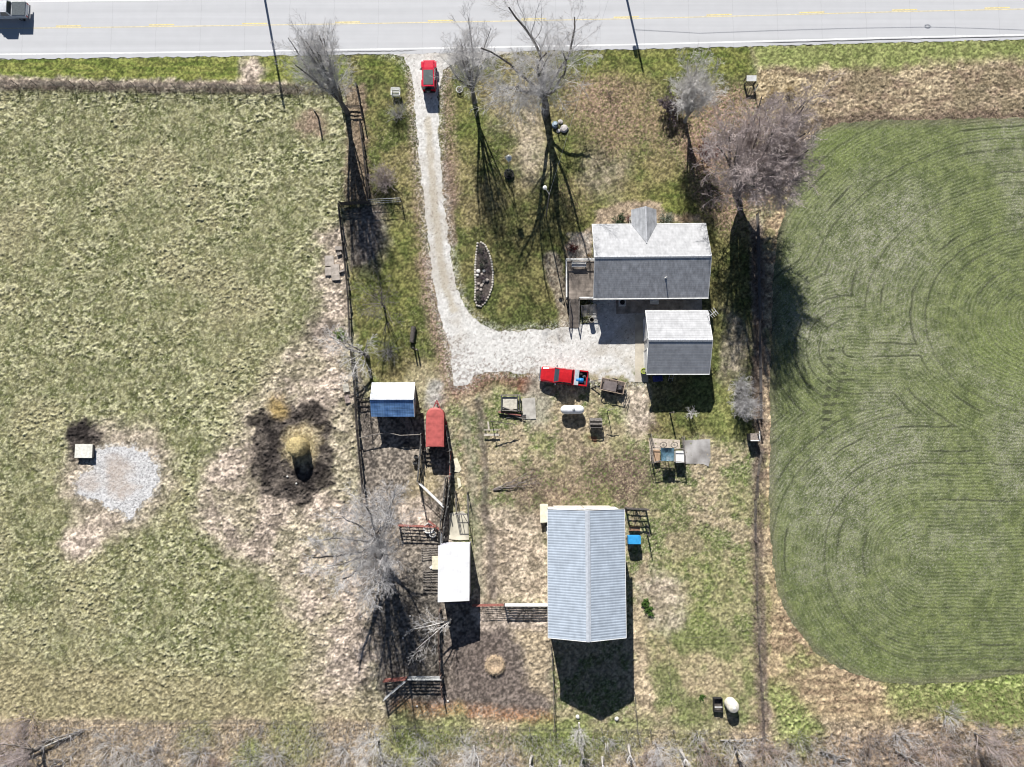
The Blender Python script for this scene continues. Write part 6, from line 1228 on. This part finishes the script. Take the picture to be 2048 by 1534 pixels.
# pasture side lean things near blue shed
c = W(818, 850); ld = thing('wooden_ladder', 'short pale ladder leaning on the south wall of the blue-roofed shed', 'ladder', c); 
for x in (-.4, .4): MB().bar((x, -.4, .05), (x, .55, 1.9), .06).build('rail', M_weather(), ld, local=True)
mb = MB()
for k in range(5): mb.bar((-.38, -.25 + .16 * k, .35 + .31 * k), (.38, -.25 + .16 * k, .35 + .31 * k), .05)
mb.build('rungs', M_weather(), ld, local=True)
c = W(813, 889); ty = thing('old_tyre', 'old tyre with pale rim lying at the end of the shed shadow', 'tyre', c); MB().lathe([(.24, .02), (.38, .0), (.40, .11), (.38, .22), (.24, .2)], (0, 0, 0), 20).build('tyre', M_black(), ty, local=True); MB().lathe([(.20, .12), (.24, .16), (.24, .19), (.20, .17)], (0, 0, 0), 18).build('rim', M_galv(), ty, local=True)
for i, (a, b_, lb) in enumerate(((833, 914, 'black bucket beside the cattle alley, upper one'), (831, 926, 'black bucket beside the cattle alley, lower one'))):
    c = W(a, b_); o = thing('bucket', lb, 'bucket', c); MB().lathe([(.20, 0), (.26, .42), (.29, .44), (.24, .44), (.18, .1), (.02, .1)], (0, 0, 0), 16).build('pail', M_black(), o, local=True); MB().tube((-.26, 0, .44), (.26, 0, .47), .012).build('handle', M_galv(), o, local=True)
for i, (a, b_, s_, lb) in enumerate(((858, 1056, .62, 'white oval tub below the faded red gate'), (866, 1068, .4, 'smaller white tub beside the alley corner'))):
    c = W(a, b_); o = thing('white_tub', lb, 'tub', c, .2); MB().lathe([(s_ * .8, 0), (s_, .3), (s_ * 1.06, .32), (s_ * .88, .30), (s_ * .75, .1), (.02, .1)], (0, 0, 0), 20).build('tub', M_white(), o, local=True); MB().lathe([(s_ * .80, .13), (s_ * .80, .16)], (0, 0, 0), 18).build('contents', mat('feed', (.5, .46, .4), .9), o, local=True)
# pallets west of the loafing shed
for i, (a, b_, c_, d, lb) in enumerate((((842, 1095), (878, 1093), 6, .28, 'grey slatted pallet at the north end of the west side of the white-roofed shed'), ((846, 1142), (878, 1141), 5, .30, 'grey slatted pallet midway down the west side of the white-roofed shed'), ((846, 1170), (880, 1171), 3, .4, 'long pale poles by the south-west corner of the white-roofed shed'))):
    p, q = W(*a), W(*b_); o = thing('wood_pallet', lb, 'pallet', (p + q) / 2, group=None); mb = MB(); u = (q - p).cross(Vector((0, 0, 1))).normalized()
    for k in range(c_): mb.bar(p + u * k * d + Vector((0, 0, .14)), q + u * k * d + Vector((0, 0, .14)), .10, .03)
    mb.build('slats', M_weather(), o); mb = MB()
    for t in (.05, .5, .95): s = p.lerp(q, t); mb.bar(s + Vector((0, 0, .06)), s + u * d * (c_ - 1) + Vector((0, 0, .06)), .08, .10)
    mb.build('bearers', M_dark(), o)
o, c = box_thing('feed_bunk', 'cream feed board against the west wall of the white-roofed shed', 'feeder', (872, 1125), (.9, 1.6, .3), mat('cream boards', ()), bev=.02); MB().box((-.5, -.5, .12), (.5, .3, .2), .6).build('ledge', M_white(), o, local=True)
# blue trough and barn side
c = W(1265, 1077); bt = thing('blue_tank', 'bright blue rectangular plastic tank against the east wall of the barn', 'tank', c); MB().box((0, 0, 1.0), (1.5, 1.0, 1.0)).build('tank', mat('bright blue plastic', (.04, .30, .62), .4, var=.05), bt, local=True, bevel=.03)
for x in (-.6, .6):
    for y in (-.4, .4): MB().bar((x, y, 0), (x, y, .5), .08).build('leg', M_dark(), bt, local=True)
o, c = box_thing('wood_crate', 'brown plank crate north of the bright blue tank', 'crate', (1268, 1057), (1.3, .45, .35), mat('brown plank', (.22, .12, .07), .8, var=.3), bev=.01); MB().box((0, 0, .37), (1.36, .5, .03)).build('lid', mat('brown plank', ()), o, local=True)
# dog pen
c = W(1326, 910)
def pt3(a, b, z): return W(a, b, z)
pen = thing('animal_pen', 'wire animal pen of thin posts and boards with a blue-grey tarp over it', 'pen', c)
corners = [(1297, 868), (1359, 876), (1364, 926), (1330, 922), (1298, 925)]
for a in corners + [(1304, 896), (1330, 896), (1362, 900)]: p = W(*a); MB().bar(p, p + Vector((0, 0, 1.75)), .07).build('post', M_dark(), pen)
mb = MB()
for a, b_ in (((1297, 868), (1304, 896)), ((1299, 896), (1303, 926)), ((1304, 895), (1362, 897)), ((1300, 926), (1318, 920)), ((1318, 920), (1366, 924)), ((1362, 872), (1364, 926))): 
    for z in (.9, 1.7): mb.bar(W(*a) + Vector((0, 0, z)), W(*b_) + Vector((0, 0, z)), .07, .05)
mb.build('rail', M_weather(), pen); mb = MB()
for a, b_ in (((1297, 868), (1304, 896)), ((1299, 896), (1303, 926)), ((1300, 926), (1318, 920)), ((1345, 922), (1366, 924)), ((1362, 876), (1364, 926))):
    p, q = W(*a), W(*b_); L = (q - p).length
    for k in range(int(L / .3) + 1): s = p.lerp(q, k * .3 / L); mb.bar(s, s + Vector((0, 0, 1.7)), .018)
    for z in (.3, .6, 1.2, 1.45): mb.bar(p + Vector((0, 0, z)), q + Vector((0, 0, z)), .018)
mb.build('mesh_panel', M_wire(), pen)
tp = MB(); n = 8; A, B_, C_, D = pt3(1321, 896, 1.75), pt3(1348, 896, 1.75), pt3(1347, 922, 1.78), pt3(1322, 922, 1.78); V = []
for j in range(n + 1):
    for i in range(n + 1):
        u, v = i / n, j / n; p = A.lerp(B_, u).lerp(D.lerp(C_, u), v); p.z += .05 - .35 * math.sin(math.pi * u) * math.sin(math.pi * v) + .06 * math.sin(u * 19 + v * 3); V.append(p)
V2 = [p - Vector((0, 0, .015)) for p in V]; m_ = (n + 1) ** 2; fs = [(j * (n + 1) + i, j * (n + 1) + i + 1, (j + 1) * (n + 1) + i + 1, (j + 1) * (n + 1) + i) for j in range(n) for i in range(n)]
tp.add(V + V2, fs + [tuple(m_ + k for k in reversed(f)) for f in fs]); to = thing('pen_tarp', 'sagging blue-grey tarp stretched over the animal pen', 'tarp', (A + C_) / 2); tp.build('sheet', mat('blue grey tarp', (.07, .13, .17), .5, var=.5, scale=2.5), to, smooth=True)
o, c = box_thing('white_cabinet', 'white box hutch inside the east end of the animal pen', 'hutch', (1355, 913), (.92, 1.35, 1.2), mat('white hutch side', (.6, .6, .58), .7), bev=.01); MB().box((0, 0, 1.23), (1.0, 1.45, .05)).build('roof', M_white(), o, local=True, bevel=.01)
o, c = box_thing('plank_crate', 'tan plank crate in the west end of the animal pen', 'crate', (1312, 912), (.7, 1.5, .5), mat('tan plank', (.38, .26, .17), .8, var=.2)); MB().box((0, 0, .52), (.75, 1.55, .03)).build('lid', mat('tan plank', ()), o, local=True)
pad('pen_floor', [(1298, 876), (1360, 880), (1360, 898), (1320, 900), (1318, 920), (1300, 922)], .03, mat('pale pen floor', (.46, .40, .33), .95, var=.15), 'pale bare floor slab of the animal pen', 'concrete slab', .08)
for a, lb in (((1325, 890), 'spoked wheel leaning on the north rail of the animal pen, western one'), ((1347, 890), 'spoked wheel leaning on the north rail of the animal pen, eastern one')):
    c = W(*a); o = thing('spoked_wheel', lb, 'wheel', c); mb = MB(); f = lambda t, r: (r * math.cos(t), r * math.sin(t) * .8, .3 + r * math.sin(t) * .6 + .2)
    for i in range(20): mb.tube(f(i * .314, .42), f((i + 1) * .314, .42), .035, n=5)
    mb.build('rim', M_dark(), o, local=True); mb = MB()
    for i in range(8): mb.tube(f(i * .785, 0), f(i * .785, .41), .016, n=4)
    mb.build('spoke', M_galv(), o, local=True)
o, c = box_thing('small_hutch', 'small dark hutch with white edged top on the east field fence', 'hutch', (1503, 874), (1.15, .85, 1.3), mat('dark hutch', (.06, .055, .06), .8)); MB().box((0, 0, 1.33), (1.15, .87, .05)).build('roof', mat('leaf strewn roof', (.26, .22, .19), .9, var=.4, scale=6), o, local=True); mb = MB(); mb.bar((-.58, -.45, 1.37), (.58, -.45, 1.37), .12, .05); mb.bar((.55, -.38, 1.37), (.55, .7, 1.37), .09, .05); mb.build('edge_strip', M_white(), o, local=True)
# south-east tank and crate
c = W(1460, 1406); wt = thing('water_tank', 'round-topped white water tank near the south-east fence corner', 'water tank', c)
MB().lathe([(.72, 0), (.74, .05), (.74, .4), (.71, .44), (.74, .48), (.74, .85), (.71, .89), (.74, .93), (.72, 1.25), (.6, 1.45), (.3, 1.58), (.05, 1.6)], (0, 0, 0), 28).build('tank', mat('ivory plastic', (.60, .57, .48), .5, var=.1), wt, local=True, smooth=False); MB().lathe([(.18, 1.55), (.18, 1.66), (.05, 1.68)], (0, 0, 0), 14).build('lid', M_white(), wt, local=True)
c = W(1434, 1407); bcx = thing('black_crate', 'open black crate beside the white water tank', 'crate', c); mb = MB()
for s_ in (-1, 1): mb.box((s_ * .5, 0, .3), (.06, 1.5, .6)); mb.box((0, s_ * .75, .3), (.94, .06, .6))
mb.build('sides', M_black(), bcx, local=True); MB().box((0, 0, .10), (.94, 1.44, .05)).build('floor', M_dark(), bcx, local=True)
mb = MB(); mb.bar((-.45, -.2, .62), (.45, -.2, .62), .10, .04); mb.build('slat', M_white(), bcx, local=True)
# benches by lumber
c = W(983, 860); bn = thing('low_bench', 'low weathered bench under the western clothes post', 'bench', c); 
for s_, w_ in ((-.6, .28), (.0, .12)): MB().bar((-.95, s_, .42), (.95, s_, .42), w_, .06).build('plank', mat('pale bench plank', (.42, .38, .32), .9, var=.2), bn, local=True)
for x in (-.7, .7): MB().bar((x, -.65, .02), (x, .1, .36), .1).build('leg', M_weather(), bn, local=True)
c = W(977, 852); MBt = thing('loose_board', 'pale board lying north-west of the low weathered bench', 'board', c); MB().box((0, 0, .05), (.22, 1.1, .06), .1).build('board', mat('pale bench plank', ()), MBt, local=True)
# fallen branch on the yard
R = random.Random(77); p0, p1 = W(985, 980), W(1062, 952); fb = thing('fallen_branch', 'dead branch lying on the bare yard north-west of the barn', 'branch', (p0 + p1) / 2); S = []
for j in range(5):
    q = p0.copy() + Vector((0, 0, .08)); e = p1 + Vector((R.uniform(-.4, 1.2), R.uniform(-1.6, .9), R.uniform(.1, .5))); prev = q
    for k in range(1, 9): nx = q.lerp(e, k / 8) + Vector((R.uniform(-.12, .12), R.uniform(-.12, .12), .1 * math.sin(k / 8 * 3.1))); S.append((*prev, *nx, .05 - .004 * k, .046 - .004 * k)); prev = nx
    for s in S[-6:]:
        for k in range(3): e2 = Vector(s[3:6]); S.append((*e2, *(e2 + Vector((R.uniform(0, .7), R.uniform(-.4, .6), R.uniform(0, .3)))), .012, .006))
segs_obj('branch', S, tw_dark, fb, 4)
rocks = [(1155, 1433, 'pale rock at the tip of the barn shadow, western one'), (1233, 1437, 'pale rock on the grass south of the barn shadow, eastern one'), (1158, 1446, 'small rock under the slender sapling'), (834, 1412, 'white stone on rust-brown leaves below the grey board gate'), (896, 1402, 'white stone at the foot of the rusty board fence'), (820, 1232, 'pale stone in the dark corral ground under the tree'), (806, 1276, 'small pale stone among the tree shadows of the corral'), (593, 967, 'white stone in the mud south of the hay bale'), (575, 953, 'tiny white stone in the mud ring')]
for i, (a, b_, lb) in enumerate(rocks):
    c = W(a, b_); s_ = .26 if i < 2 else .13; o = thing('field_stone', lb, 'stone', c); MB().lathe([(s_ * .8, -.03), (s_, s_ * .3), (s_ * .6, s_ * .7), (.02, s_ * .75)], (0, 0, .03), 9, wob=.15, rg=R).build('stone', mat('white stone', ()), o, local=True)
# tall dry grass and litter that nobody could count
def tufts(name, label, pts, n, hgt, m, seed, cat='grass', w=.022, spread=.10):
    R = np.random.RandomState(seed); q = wp(pts); xs = [p[0] for p in q]; ys = [p[1] for p in q]
    px_ = R.uniform(min(xs), max(xs), n * 3); py_ = R.uniform(min(ys), max(ys), n * 3); ok = inpoly(px_, py_, q); cl = fbm(px_, py_, 1.6, seed, 2) > (.44 if n > 5500 else .2); ok &= cl; px_, py_ = px_[ok][:n], py_[ok][:n]
    k = len(px_); b = 4; X0 = np.repeat(px_, b) + R.normal(0, spread, k * b); Y0 = np.repeat(py_, b) + R.normal(0, spread, k * b); h = hgt * R.uniform(.5, 1.2, k * b)
    S = np.stack([X0, Y0, np.full(k * b, -.02), X0 + R.normal(0, .5, k * b) * h, Y0 + R.normal(0, .5, k * b) * h, h, np.full(k * b, w), np.full(k * b, w * .3)], -1)
    org = bpy.data.objects.new('_t', None); org.location = (0, 0, 0); o = segs_obj(name, S, m, None, 3); tag(o, label, cat, kind='stuff'); return o
drym = mat('dry grass blades', (.46, .38, .24), .9, var=.35, scale=.7); grm = mat('rough green blades', (.16, .20, .07), .9, var=.35, scale=.7); brn = mat('brown weed stalks', (.34, .27, .22), .9, var=.4, scale=.8)
tufts('dry_grass', 'tan rough grass on the bank above the crop', [(1510, 140), (2100, 120), (2100, 238), (1650, 240), (1600, 255), (1540, 215)], 1800, .26, drym, 501, w=.014, spread=.25)
tufts('dry_grass', 'tan grass along the border south and west of the crop', [(1530, 1100), (1560, 1210), (1610, 1310), (1750, 1385), (1900, 1390), (2070, 1365), (2070, 1440), (1700, 1450), (1560, 1430), (1530, 1300)], 2200, .26, drym, 502, w=.014, spread=.25)
tufts('brown_weeds', 'brown weeds and litter along the back strip', [(-60, 1455), (760, 1450), (1105, 1462), (1530, 1470), (1700, 1465), (2100, 1450), (2100, 1600), (-60, 1600)], 4500, .28, brn, 503, 'weeds', w=.014, spread=.3)
tufts('green_weeds', 'rank green weeds in the south-east corner', [(1790, 1385), (2090, 1370), (2090, 1440), (1960, 1450), (1880, 1420), (1800, 1410)], 900, .30, mat('rank green blades', (.26, .33, .11), .9, var=.3, scale=.8), 504, 'weeds', .018, .2)
tufts('green_weeds', 'green weeds south of the pens along the back fence', [(790, 1460), (1250, 1465), (1250, 1500), (790, 1500)], 900, .22, mat('rank green blades', ()), 505, 'weeds', .015, .2)
tufts('dry_grass', 'dead weeds standing along the east field fence', [(1500, 470), (1526, 470), (1532, 880), (1526, 1100), (1536, 1460), (1514, 1460), (1502, 1100), (1508, 880)], 3200, .26, brn, 506, w=.012, spread=.2)
tufts('dry_grass', 'dead weeds under the roadside pasture fence', [(-60, 160), (690, 168), (690, 190), (-60, 180)], 2200, .24, brn, 507, w=.012, spread=.2)
tufts('dead_stalks', 'grey dead stalks and twigs across the back strip', [(-60, 1448), (760, 1452), (1105, 1470), (1530, 1475), (1700, 1468), (2100, 1455), (2100, 1600), (-60, 1600)], 5500, .6, tw_grey, 508, 'weeds', w=.013, spread=.3)
print('objects', len(bpy.data.objects))
